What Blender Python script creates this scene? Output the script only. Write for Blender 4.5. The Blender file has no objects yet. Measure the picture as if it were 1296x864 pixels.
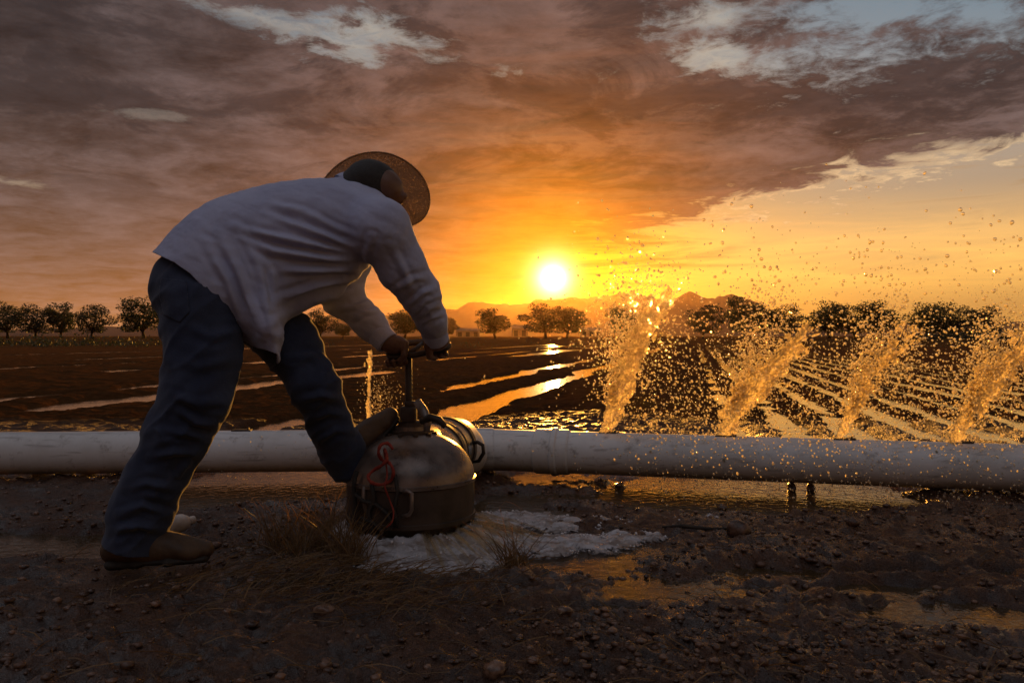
import bpy, bmesh, math, random
import numpy as np
from mathutils import Vector, Matrix

random.seed(7)
rng = np.random.default_rng(11)
R = math.radians
scene = bpy.context.scene
C = scene.collection

# ------------------------------------------------------------------ camera
CAM_Z = 0.73
FPX = 1008.0                      # focal length in photo pixels (28 mm on 36 mm, 1296 px wide)
cam_d = bpy.data.cameras.new('camera')
cam_d.lens = 28.0
cam_d.sensor_width = 36.0
cam_d.shift_y = -7.0 / 1296.0
cam_d.clip_start = 0.05
cam_d.clip_end = 60000.0
cam = bpy.data.objects.new('camera', cam_d)
cam.location = (0, 0, CAM_Z)
cam.rotation_euler = (R(90), 0, 0)
C.objects.link(cam)
scene.camera = cam

# ------------------------------------------------------------------ sky
SUN_AZ, SUN_EL = 2.95, 4.15       # degrees, azimuth from +Y towards +X
def dirv(az, el):
    az, el = R(az), R(el)
    return Vector((math.sin(az) * math.cos(el), math.cos(az) * math.cos(el), math.sin(el)))
SUN_DIR = dirv(SUN_AZ, SUN_EL)

world = bpy.data.worlds.new('World')
scene.world = world
world.use_nodes = True

class Graph:
    """Small helper for building node graphs."""
    def __init__(self, tree):
        self.t = tree
        tree.nodes.clear()
    def node(self, kind, **kw):
        n = self.t.nodes.new(kind)
        for k, v in kw.items():
            setattr(n, k, v)
        return n
    def put(self, sock, v):
        if v is None:
            return
        if isinstance(v, bpy.types.NodeSocket):
            self.t.links.new(v, sock)
        elif isinstance(v, (tuple, list, Vector)):
            v = tuple(v)
            if len(sock.default_value) == 4 and len(v) == 3:
                v = v + (1.0,)
            sock.default_value = v
        else:
            try:
                sock.default_value = v
            except TypeError:
                sock.default_value = (v, v, v)
    def m(self, op, a, b=None, c=None, clamp=False):
        n = self.node('ShaderNodeMath', operation=op, use_clamp=clamp)
        self.put(n.inputs[0], a); self.put(n.inputs[1], b); self.put(n.inputs[2], c)
        return n.outputs[0]
    def v(self, op, a, b=None, scale=None):
        n = self.node('ShaderNodeVectorMath', operation=op)
        self.put(n.inputs[0], a); self.put(n.inputs[1], b)
        if scale is not None:
            self.put(n.inputs['Scale'], scale)
        return n.outputs['Value'] if op in ('DOT_PRODUCT', 'LENGTH', 'DISTANCE') else n.outputs[0]
    def add(self, *cs):
        r = cs[0]
        for c in cs[1:]:
            r = self.v('ADD', r, c)
        return r
    def sc(self, col, s):
        return self.v('SCALE', col, scale=s)
    def sstep(self, x, lo, hi):
        n = self.node('ShaderNodeMapRange', interpolation_type='SMOOTHSTEP')
        self.put(n.inputs['Value'], x)
        self.put(n.inputs['From Min'], lo); self.put(n.inputs['From Max'], hi)
        return n.outputs['Result']
    def lin(self, x, lo, hi, a=0.0, b=1.0):
        n = self.node('ShaderNodeMapRange')
        self.put(n.inputs['Value'], x)
        self.put(n.inputs['From Min'], lo); self.put(n.inputs['From Max'], hi)
        self.put(n.inputs['To Min'], a); self.put(n.inputs['To Max'], b)
        return n.outputs['Result']
    def mix(self, f, a, b):
        n = self.node('ShaderNodeMix', data_type='RGBA')
        self.put(n.inputs['Factor'], f)
        self.put(n.inputs[6], a); self.put(n.inputs[7], b)
        return n.outputs[2]
    def noise(self, vec, scale, detail=4, rough=0.55, dist=0.0, lac=2.0):
        n = self.node('ShaderNodeTexNoise')
        if vec is not None:
            self.put(n.inputs['Vector'], vec)
        self.put(n.inputs['Scale'], scale); self.put(n.inputs['Detail'], detail)
        self.put(n.inputs['Roughness'], rough); self.put(n.inputs['Distortion'], dist)
        self.put(n.inputs['Lacunarity'], lac)
        return n.outputs['Fac']
    def voronoi(self, vec, scale, feature='F1', out='Distance'):
        n = self.node('ShaderNodeTexVoronoi', feature=feature)
        if vec is not None:
            self.put(n.inputs['Vector'], vec)
        self.put(n.inputs['Scale'], scale)
        return n.outputs[out]
    def bump(self, h, strength, dist, normal=None):
        n = self.node('ShaderNodeBump')
        self.put(n.inputs['Height'], h); self.put(n.inputs['Strength'], strength)
        self.put(n.inputs['Distance'], dist)
        if normal is not None:
            self.put(n.inputs['Normal'], normal)
        return n.outputs[0]

def build_sky():
    g = Graph(world.node_tree)
    out = g.node('ShaderNodeOutputWorld')
    bg = g.node('ShaderNodeBackground')
    tc = g.node('ShaderNodeTexCoord')
    D = tc.outputs['Generated']
    sep = g.node('ShaderNodeSeparateXYZ'); g.put(sep.inputs[0], D)
    dx, dy, dz = sep.outputs
    el = g.m('MULTIPLY', g.m('ARCSINE', dz), 57.29578)
    az = g.m('MULTIPLY', g.m('ARCTAN2', dx, dy), 57.29578)
    elp = g.m('MAXIMUM', el, 0.0)
    cosT = g.v('DOT_PRODUCT', D, SUN_DIR)
    th = g.m('MULTIPLY', g.m('ARCCOSINE', g.m('MINIMUM', cosT, 0.9999999)), 57.29578)
    # clear air
    sky = g.node('ShaderNodeTexSky', sky_type='NISHITA', sun_disc=False,
                 sun_elevation=R(SUN_EL), sun_rotation=R(SUN_AZ), altitude=100.0,
                 air_density=1.0, dust_density=3.0, ozone_density=1.5)
    clear = g.sc(sky.outputs[0], 0.012)
    # clouds lie on a plane overhead
    den = g.m('ADD', g.m('MAXIMUM', dz, 0.0), 0.10)
    comb = g.node('ShaderNodeCombineXYZ')
    g.put(comb.inputs[0], g.m('DIVIDE', dx, den)); g.put(comb.inputs[1], g.m('DIVIDE', dy, den))
    cp = comb.outputs[0]
    nbig = g.noise(cp, 0.9, 6, 0.55, 0.8)
    nmid = g.noise(g.v('ADD', cp, (7.3, 2.1, 0.0)), 3.2, 9, 0.60, 0.7)
    nfin = g.noise(g.v('ADD', cp, (1.7, 9.4, 3.0)), 9.0, 10, 0.70, 0.2)
    # thin horizontal streaks close to the horizon
    mp = g.node('ShaderNodeMapping'); g.put(mp.inputs['Vector'], D); g.put(mp.inputs['Scale'], (3.0, 3.0, 30.0))
    nst = g.noise(mp.outputs[0], 1.6, 7, 0.6, 0.8)
    # main cloud deck and its lower right edge (a great circle)
    A, B = dirv(11.9, 7.8), dirv(32.7, 11.6)
    n = A.cross(B).normalized()
    if n.z < 0: n = -n
    deg = g.m('MULTIPLY', g.v('DOT_PRODUCT', D, n), 57.29578)
    wob = g.m('ADD', g.m('MULTIPLY', g.m('SUBTRACT', nmid, 0.5), 8.0), g.m('MULTIPLY', g.m('SUBTRACT', nfin, 0.5), 3.2))
    edge = g.m('ADD', deg, wob)
    dk = g.sstep(edge, -0.7, 1.5)
    right = g.sstep(g.m('ADD', dx, g.m('MULTIPLY', g.m('SUBTRACT', nst, 0.5), 0.5)), 0.06, 0.26)
    deck = g.m('ADD', g.m('MULTIPLY', dk, right), g.m('SUBTRACT', 1.0, right))
    rim = g.m('MULTIPLY', g.m('MULTIPLY', g.sstep(edge, -0.45, 0.15), g.m('SUBTRACT', 1.0, g.sstep(edge, 0.2, 1.3))), right)
    # small detached streaks under the edge
    stk = g.m('MULTIPLY', g.sstep(nst, 0.58, 0.72), g.m('MULTIPLY', g.m('MULTIPLY', g.sstep(edge, -7.0, -2.0), g.m('SUBTRACT', 1.0, g.sstep(edge, -1.2, 0.0))), right))
    # openings in the deck
    mp2 = g.node('ShaderNodeMapping'); g.put(mp2.inputs['Vector'], D); g.put(mp2.inputs['Scale'], (9.0, 9.0, 24.0))
    nwsp = g.noise(mp2.outputs[0], 2.4, 9, 0.66, 0.9)
    def blob(a0, e0, ra, re, k, slope=0.0, wt=1.0):
        u = g.m('DIVIDE', g.m('SUBTRACT', az, a0), ra)
        w = g.m('DIVIDE', g.m('SUBTRACT', g.m('SUBTRACT', el, e0), g.m('MULTIPLY', g.m('SUBTRACT', az, a0), slope)), re)
        r = g.m('SQRT', g.m('ADD', g.m('MULTIPLY', u, u), g.m('MULTIPLY', w, w)))
        r = g.m('ADD', r, g.m('MULTIPLY', g.m('SUBTRACT', nmid, 0.5), k))
        r = g.m('ADD', r, g.m('MULTIPLY', g.m('SUBTRACT', nfin, 0.5), k * 0.8))
        r = g.m('ADD', r, g.m('MULTIPLY', g.m('SUBTRACT', nwsp, 0.5), k * 0.7))
        return g.m('MULTIPLY', g.m('SUBTRACT', 1.0, g.sstep(r, 0.0, 1.5)), wt)
    gaps = [blob(25.0, 20.6, 9.5, 3.0, 4.2), blob(15.8, 18.7, 3.4, 1.4, 4.6), blob(14.5, 21.0, 2.8, 1.0, 4.0),
            blob(-16.0, 20.7, 10.5, 0.50, 5.0, -0.13, 0.62), blob(-10.4, 20.3, 3.6, 1.15, 5.2, 0.0, 0.85), blob(-24.2, 14.2, 1.7, 0.22, 6.0, 0.0, 0.2),
            blob(-32.2, 9.3, 1.8, 0.2, 5.0, 0.0, 0.35)]
    gap = gaps[0]
    for b in gaps[1:]:
        gap = g.m('MAXIMUM', gap, b)
    warm = g.m('SUBTRACT', 1.0, g.sstep(az, 14.0, 21.0))       # gaps nearer the sun show lit cloud edges
    high = g.m('MULTIPLY', g.sstep(el, 22.0, 34.0), g.sstep(nbig, 0.44, 0.60))
    cover = g.m('MULTIPLY', deck, g.m('SUBTRACT', 1.0, g.m('MAXIMUM', gap, high)))
    # light that the sun throws round itself, through cloud and dust
    g1 = g.m('EXPONENT', g.m('MULTIPLY', g.m('POWER', g.m('DIVIDE', th, 4.2), 1.4), -1.0))
    g2 = g.m('EXPONENT', g.m('DIVIDE', th, -5.5))
    g3 = g.m('EXPONENT', g.m('DIVIDE', th, -15.0))
    hz = g.m('EXPONENT', g.m('DIVIDE', elp, -5.0))
    tex = g.m('ADD', g.lin(nbig, 0.25, 0.75, 0.55, 1.40), g.lin(nmid, 0.3, 0.7, -0.42, 0.42))
    tex = g.m('ADD', tex, g.lin(nfin, 0.3, 0.7, -0.24, 0.24))
    strk = g.lin(nst, 0.34, 0.66, 0.2, 2.0)
    g4 = g.m('EXPONENT', g.m('MULTIPLY', g.m('POWER', g.m('DIVIDE', th, 11.0), 2.0), -1.0))
    shade = g.m('MULTIPLY', blob(27.0, 15.2, 9.0, 2.3, 3.0, 0.05), 0.66)
    shade = g.m('MAXIMUM', shade, g.m('MULTIPLY', blob(19.0, 16.0, 5.0, 2.6, 3.0), 0.50))
    shade = g.m('MAXIMUM', shade, g.m('MULTIPLY', blob(-30.0, 17.0, 12.0, 6.0, 2.0), 0.25))
    ndk = g.noise(g.v('ADD', cp, (3.1, 5.7, 1.0)), 1.9, 10, 0.64, 0.5)
    shade = g.m('MAXIMUM', shade, g.m('MULTIPLY', g.m('MULTIPLY', g.sstep(ndk, 0.46, 0.58), g.sstep(el, 7.0, 13.0)), 0.50))
    tex = g.m('MULTIPLY', g.m('MULTIPLY', tex, 1.22), g.m('SUBTRACT', 1.0, shade))
    deckc = g.add(g.sc((0.063, 0.056, 0.061), tex),
                  g.sc((0.50, 0.150, 0.010), g.m('MULTIPLY', g3, g.m('MULTIPLY', tex, 0.26))),
                  g.sc((1.0, 0.25, 0.000), g.m('MULTIPLY', g2, g.m('MULTIPLY', strk, 0.40))),
                  g.sc((0.46, 0.165, 0.016), g.m('MULTIPLY', hz, 1.0)))
    deckc = g.mix(g.m('MULTIPLY', shade, g.m('SUBTRACT', 0.85, g.m('MULTIPLY', g3, 0.8))), deckc, (0.052, 0.045, 0.050))
    clearc = g.add(clear, g.sc((0.125, 0.205, 0.27), g.sstep(el, 3.0, 20.0)), g.sc((0.46, 0.37, 0.37), g.sstep(el, 24.0, 60.0)),
                   g.sc((0.30, 0.195, 0.105), g.m('SUBTRACT', 1.0, g.sstep(el, 8.0, 22.0))),
                   g.sc((0.55, 0.20, -0.05), g.m('MULTIPLY', g3, 0.35)),
                   g.sc((0.55, 0.27, 0.03), g.m('MULTIPLY', g.m('MULTIPLY', g.sstep(el, 1.5, 4.5), g.m('SUBTRACT', 1.0, g.sstep(el, 5.0, 10.0))), g.lin(nst, 0.3, 0.7, 0.5, 1.25))),
                   g.sc((0.42, 0.14, -0.06), g.m('MULTIPLY', hz, g.m('ADD', 0.60, g.m('MULTIPLY', g3, 0.6)))))
    col = g.mix(cover, clearc, deckc)
    col = g.mix(g.m('MULTIPLY', stk, 0.75), col, g.add(g.sc((0.40, 0.27, 0.16), 0.8), g.sc((0.9, 0.40, 0.02), g3)))
    lit = g.add(g.sc((0.80, 0.60, 0.36), 1.0), g.sc((0.8, 0.3, 0.0), g3))
    col = g.mix(g.m('MULTIPLY', rim, g.lin(nfin, 0.35, 0.7, 0.10, 0.85)), col, lit)
    gm = g.m('MULTIPLY', g.m('MULTIPLY', gap, warm), g.m('MULTIPLY', g.lin(nfin, 0.35, 0.62, 0.35, 1.0), g.sstep(nwsp, 0.30, 0.62)))
    col = g.mix(g.m('MULTIPLY', gm, 0.75), col, (0.62, 0.52, 0.40))
    # dust takes the blue out of everything seen near the sun
    cb = g.node('ShaderNodeCombineXYZ')
    g.put(cb.inputs[0], 1.0)
    g.put(cb.inputs[1], g.m('SUBTRACT', 1.0, g.m('MULTIPLY', g4, 0.30)))
    g.put(cb.inputs[2], g.m('SUBTRACT', 1.0, g.m('MULTIPLY', g4, 0.97)))
    col = g.v('MULTIPLY', col, cb.outputs[0])
    # glare of the sun itself
    col = g.add(col, g.sc((1.0, 0.50, 0.0), g.m('MULTIPLY', g1, 0.30)),
                g.sc((14.0, 9.5, 4.5), g.m('EXPONENT', g.m('MULTIPLY', g.m('POWER', g.m('DIVIDE', th, 0.64), 1.15), -1.0))))
    col = g.mix(g.sstep(el, -0.2, -3.0), col, (0.03, 0.02, 0.012))
    g.put(bg.inputs['Color'], col)
    bg.inputs['Strength'].default_value = 1.0
    g.t.links.new(bg.outputs[0], out.inputs[0])
    world.cycles.sampling_method = 'MANUAL'
    world.cycles.sample_map_resolution = 2048
build_sky()

# ------------------------------------------------------------------ sun, exposure
sun_d = bpy.data.lights.new('sun', 'SUN')
sun_d.energy = 5.0
sun_d.angle = R(0.6)
sun_d.color = (1.0, 0.42, 0.06)
sun = bpy.data.objects.new('sun', sun_d)
sun.rotation_euler = (-SUN_DIR).to_track_quat('-Z', 'Y').to_euler()
sun.location = (3, 60, 6)
C.objects.link(sun)
scene.view_settings.view_transform = 'Standard'
scene.view_settings.look = 'None'
scene.view_settings.exposure = 0.0
scene.view_settings.gamma = 1.0
scene.cycles.sample_clamp_indirect = 6.0
scene.cycles.max_bounces = 10
scene.cycles.transmission_bounces = 8
scene.cycles.transparent_max_bounces = 12
scene.cycles.caustics_reflective = False
scene.cycles.caustics_refractive = False

# ================================================================== helpers
def P(px, py, Y):
    """World point seen at photo pixel (px, py) at distance Y in front of the camera."""
    return np.array([(px - 648.0) / FPX * Y, Y, CAM_Z - (py - 425.0) / FPX * Y])
def G(px, py, z=0.0):
    """World point on the plane of height z seen at photo pixel (px, py)."""
    Y = (CAM_Z - z) * FPX / (py - 425.0)
    return np.array([(px - 648.0) / FPX * Y, Y, z])

def tag(o, label=None, cat=None, group=None, kind=None):
    if label: o['label'] = label
    if cat: o['category'] = cat
    if group: o['group'] = group
    if kind: o['kind'] = kind
    return o
def empty(name, loc=(0, 0, 0), **kw):
    o = bpy.data.objects.new(name, None)
    o.empty_display_size = 0.1
    o.location = loc
    C.objects.link(o)
    return tag(o, **kw)
def mesh_of(name, V, F, smooth=True):
    V = np.asarray(V, dtype=np.float32)
    me = bpy.data.meshes.new(name)
    if isinstance(F, np.ndarray):
        k = F.shape[1]
        me.vertices.add(len(V)); me.vertices.foreach_set('co', V.ravel())
        me.loops.add(F.size); me.loops.foreach_set('vertex_index', F.astype(np.int32).ravel())
        me.polygons.add(len(F)); me.polygons.foreach_set('loop_start', np.arange(0, F.size, k, dtype=np.int32))
        me.update(calc_edges=True)
        me.validate()
    else:
        me.from_pydata([tuple(map(float, v)) for v in V], [], F)
        me.update()
    if smooth:
        me.polygons.foreach_set('use_smooth', np.ones(len(me.polygons), dtype=bool))
    return me
def obj(name, me, mat=None, parent=None, **kw):
    o = bpy.data.objects.new(name, me)
    C.objects.link(o)
    if mat is not None:
        if len(me.materials) == 0:
            me.materials.append(mat)
    if parent is not None:
        o.parent = parent
        o.location = -Vector(parent_origin(parent))
    return tag(o, **kw)
def parent_origin(p):
    v = Vector((0, 0, 0))
    while p is not None:
        v += p.location
        p = p.parent
    return v

class MB:
    """Collects shapes into one mesh."""
    def __init__(self):
        self.V, self.F, self.n = [], [], 0
    def raw(self, V, F):
        V = np.asarray(V, dtype=float)
        self.V.append(V)
        self.F += [tuple(int(i) + self.n for i in f) for f in F]
        self.n += len(V)
    def tube(self, pts, rad, seg=10, caps=True, flat=None):
        pts = [np.asarray(p, float) for p in pts]
        n = len(pts)
        rad = [rad] * n if np.isscalar(rad) else list(rad)
        t0 = pts[1] - pts[0]
        ref = np.array([0, 0, 1.0]) if abs(t0[2]) < 0.9 * np.linalg.norm(t0) else np.array([1.0, 0, 0])
        V = []
        for i in range(n):
            t = pts[min(i + 1, n - 1)] - pts[max(i - 1, 0)]
            t = t / (np.linalg.norm(t) + 1e-9)
            a = np.cross(t, ref); a /= (np.linalg.norm(a) + 1e-9)
            b = np.cross(a, t)
            ref = b
            r = rad[i]
            ra, rb = (r if np.isscalar(r) else r)[0:2] if not np.isscalar(r) else (r, r)
            for k in range(seg):
                q = 2 * math.pi * k / seg
                V.append(pts[i] + a * ra * math.cos(q) + b * rb * math.sin(q))
        F = []
        for i in range(n - 1):
            for k in range(seg):
                F.append((i * seg + k, i * seg + (k + 1) % seg, (i + 1) * seg + (k + 1) % seg, (i + 1) * seg + k))
        if caps:
            F.append(tuple(range(seg))[::-1]); F.append(tuple((n - 1) * seg + k for k in range(seg)))
        self.raw(V, F)
    def box(self, c, s, rot=None, bev=0.0):
        c = np.asarray(c, float); hx, hy, hz = np.asarray(s, float) / 2
        bm = bmesh.new()
        bmesh.ops.create_cube(bm, size=1.0)
        for v in bm.verts:
            v.co = Vector((v.co.x * 2 * hx, v.co.y * 2 * hy, v.co.z * 2 * hz))
        if bev > 0:
            bmesh.ops.bevel(bm, geom=bm.edges[:], offset=bev, segments=2, affect='EDGES', profile=0.5)
        M3 = rot if rot is not None else Matrix.Identity(3)
        bm.verts.index_update()
        V = [np.array(M3 @ v.co) + c for v in bm.verts]
        F = [[v.index for v in f.verts] for f in bm.faces]
        bm.free()
        self.raw(V, F)
    def lathe(self, prof, M4=None, seg=48, cap=False):
        """prof: list of (r, z)."""
        V, F = [], []
        for r, z in prof:
            for k in range(seg):
                q = 2 * math.pi * k / seg
                V.append((r * math.cos(q), r * math.sin(q), z))
        n = len(prof)
        for i in range(n - 1):
            for k in range(seg):
                F.append((i * seg + k, i * seg + (k + 1) % seg, (i + 1) * seg + (k + 1) % seg, (i + 1) * seg + k))
        if cap:
            F.append(tuple(range(seg))[::-1]); F.append(tuple((n - 1) * seg + k for k in range(seg)))
        if M4 is not None:
            V = [tuple(M4 @ Vector(v)) for v in V]
        self.raw(V, F)
    def mesh(self, name, smooth=True):
        return mesh_of(name, np.vstack(self.V), self.F, smooth)
    def build(self, name, mat, parent=None, smooth=True, auto=None, **kw):
        me = self.mesh(name, smooth)
        if auto:
            bm = bmesh.new(); bm.from_mesh(me)
            for e in bm.edges:
                if len(e.link_faces) == 2 and e.calc_face_angle(0) > R(auto):
                    e.smooth = False
            bm.to_mesh(me); bm.free()
        return obj(name, me, mat, parent, **kw)

# ---------------------------------------------------------------- numpy noise
_perm = np.random.default_rng(5).permutation(65536).astype(np.int64)
def _hash(ix, iy, iz, seed):
    h = (ix * 73856093) ^ (iy * 19349663) ^ (iz * 83492791) ^ (seed * 2654435761)
    return _perm[h & 65535] / 65535.0
def vnoise(x, y, z=None, seed=0):
    x = np.asarray(x, float); y = np.asarray(y, float)
    z = np.zeros_like(x) if z is None else np.asarray(z, float)
    ix, iy, iz = np.floor(x).astype(np.int64), np.floor(y).astype(np.int64), np.floor(z).astype(np.int64)
    fx, fy, fz = x - ix, y - iy, z - iz
    fx, fy, fz = [f * f * f * (f * (f * 6 - 15) + 10) for f in (fx, fy, fz)]
    r = 0
    for dz in ((0, 1) if np.any(fz) else (0,)):
        wz = (fz if dz else 1 - fz)
        for dy in (0, 1):
            wy = (fy if dy else 1 - fy)
            r = r + wz * wy * (_hash(ix, iy + dy, iz + dz, seed) * (1 - fx) + _hash(ix + 1, iy + dy, iz + dz, seed) * fx)
    return r
def fbm(x, y, z=None, octaves=4, gain=0.5, seed=0):
    a, s, t = 1.0, 0.0, 0.0
    for o in range(octaves):
        f = 2.0 ** o
        s = s + a * vnoise(x * f + 17.3 * o, y * f - 9.1 * o, None if z is None else z * f, seed + o)
        t += a
        a *= gain
    return s / t
def sst(x, lo, hi):
    t = np.clip((x - lo) / (hi - lo), 0, 1)
    return t * t * (3 - 2 * t)

# ================================================================== materials
MATS = {}
def mat(name):
    m = bpy.data.materials.new(name)
    m.use_nodes = True
    g = Graph(m.node_tree)
    out = g.node('ShaderNodeOutputMaterial')
    MATS[name] = m
    return m, g, out
def principled(g, out, **kw):
    b = g.node('ShaderNodeBsdfPrincipled')
    for k, v in kw.items():
        g.put(b.inputs[k], v)
    if out is not None:
        g.t.links.new(b.outputs[0], out.inputs['Surface'])
    return b
def objcoord(g):
    return g.node('ShaderNodeTexCoord').outputs['Object']
def geo_pos(g):
    return g.node('ShaderNodeNewGeometry').outputs['Position']

def m_simple(name, c1, c2, scale, rough=0.6, rough2=None, bump=0.0, bscale=60, bdist=0.002, metallic=0.0, **kw):
    m, g, out = mat(name)
    co = objcoord(g)
    n = g.noise(co, scale, 6, 0.6)
    col = g.mix(g.sstep(n, 0.35, 0.65), c1, c2)
    rg = rough if rough2 is None else g.lin(n, 0.35, 0.65, rough, rough2)
    args = {'Base Color': col, 'Roughness': rg, 'Metallic': metallic}
    if bump:
        args['Normal'] = g.bump(g.noise(co, bscale, 5, 0.6), bump, bdist)
    args.update(kw)
    principled(g, out, **args)
    return m

# wet mud
def mud_material():
    m, g, out = mat('mud')
    p = geo_pos(g)
    n1 = g.noise(p, 0.9, 5, 0.6)
    n2 = g.noise(p, 7.0, 7, 0.65)
    n3 = g.noise(p, 45.0, 6, 0.65)
    n4 = g.noise(p, 180.0, 3, 0.6)
    col = g.mix(g.sstep(n2, 0.35, 0.66), (0.062, 0.023, 0.010), (0.20, 0.084, 0.038))
    col = g.mix(g.m('MULTIPLY', g.sstep(n4, 0.54, 0.68), 0.5), col, (0.24, 0.135, 0.085))
    # grassy stubble on the far part of the field
    sep = g.node('ShaderNodeSeparateXYZ'); g.put(sep.inputs[0], p)
    far = g.m('MULTIPLY', g.sstep(sep.outputs[1], 42.0, 70.0), g.sstep(g.noise(p, 0.05, 4, 0.6), 0.35, 0.6))
    col = g.mix(g.m('MULTIPLY', far, 0.8), col, (0.070, 0.055, 0.020))
    rough = g.lin(g.m('ADD', g.m('MULTIPLY', n1, 0.6), g.m('MULTIPLY', n2, 0.4)), 0.36, 0.62, 0.12, 0.50)
    rough = g.m('ADD', rough, g.m('MULTIPLY', g.sstep(sep.outputs[1], 4.5, 9.0), 0.45))
    col = g.mix(g.m('MULTIPLY', g.sstep(sep.outputs[1], 4.5, 8.0), 0.75), col, g.mix(n2, (0.065, 0.028, 0.010), (0.15, 0.072, 0.027)))
    nb = g.bump(n3, 1.0, 0.028)
    nb = g.bump(n4, 0.8, 0.006, nb)
    principled(g, out, **{'Base Color': col, 'Roughness': rough, 'Normal': nb, 'Specular IOR Level': g.lin(sep.outputs[1], 4.0, 7.0, 0.6, 0.0), 'Coat Weight': g.m('MULTIPLY', g.sstep(g.m('ADD', g.m('MULTIPLY', n1, 0.55), g.m('MULTIPLY', n2, 0.45)), 0.58, 0.40), g.lin(sep.outputs[1], 4.0, 6.5, 1.0, 0.0)), 'Coat Roughness': 0.10, 'Coat IOR': 1.4, 'Coat Normal': g.bump(n3, 0.45, 0.012)})
    return m
mud_material()

def water_material():
    m, g, out = mat('muddy_water')
    p = geo_pos(g)
    mp = g.node('ShaderNodeMapping'); g.put(mp.inputs['Vector'], p); g.put(mp.inputs['Scale'], (1.0, 1.0, 1.0))
    n = g.noise(mp.outputs[0], 5.0, 3, 0.5, 0.4)
    n2 = g.noise(mp.outputs[0], 26.0, 3, 0.55, 0.4)
    nr = g.m('SUBTRACT', 1.0, g.sstep(g.v('LENGTH', p), 4.2, 7.0))      # livelier where the outflow disturbs it
    nb = g.bump(n, 0.10, 0.03)
    nb = g.bump(n2, g.m('ADD', 0.16, g.m('MULTIPLY', nr, 0.34)), 0.006, nb)
    principled(g, out, **{'Base Color': (0.055, 0.032, 0.014), 'Roughness': 0.06, 'IOR': 1.33, 'Normal': nb, 'Specular IOR Level': 0.5})
    return m
water_material()
m_simple('hill', (0.05, 0.045, 0.04), (0.09, 0.075, 0.06), 0.004, 0.95)

# ================================================================== terrain
ROW_AZ = R(13.0)
CR, SR = math.cos(ROW_AZ), math.sin(ROW_AZ)
WATER_Z = -0.030
# line of the pipe on the ground
PIPE_R = 0.110
PL0, PL1 = np.array([-3.60, 4.12]), np.array([-0.30, 4.30])      # left run (x, y)
PR0, PR1 = np.array([-0.18, 4.32]), np.array([3.60, 3.40])       # right run
puddles = [  # photo pixel centre, half width / half depth in metres, depth
    ((60, 682), 0.50, 0.24, 0.075), ((330, 604), 0.60, 0.10, 0.05), ((700, 690), 0.45, 0.30, 0.055),
    ((880, 735), 0.30, 0.13, 0.045), ((830, 622), 0.9, 0.16, 0.045), ((1010, 625), 0.75, 0.14, 0.05),
    ((1230, 765), 0.34, 0.13, 0.055), ((1110, 735), 0.26, 0.07, 0.050), ((1180, 715), 0.30, 0.05, 0.045), ((960, 715), 0.25, 0.10, 0.045), ((620, 640), 0.35, 0.25, 0.05), ((545, 706), 0.30, 0.16, 0.06), ((1120, 650), 0.5, 0.10, 0.03), ((760, 760), 0.18, 0.05, 0.03)]
channels = [(-2.15, 0.24), (-3.35, 0.19), (-4.15, 0.07), (-6.45, 0.42), (-7.85, 0.34), (-9.6, 0.25), (-12.1, 0.62), (-15.5, 0.35), (-19.0, 0.5), (-26.0, 0.8)]
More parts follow.
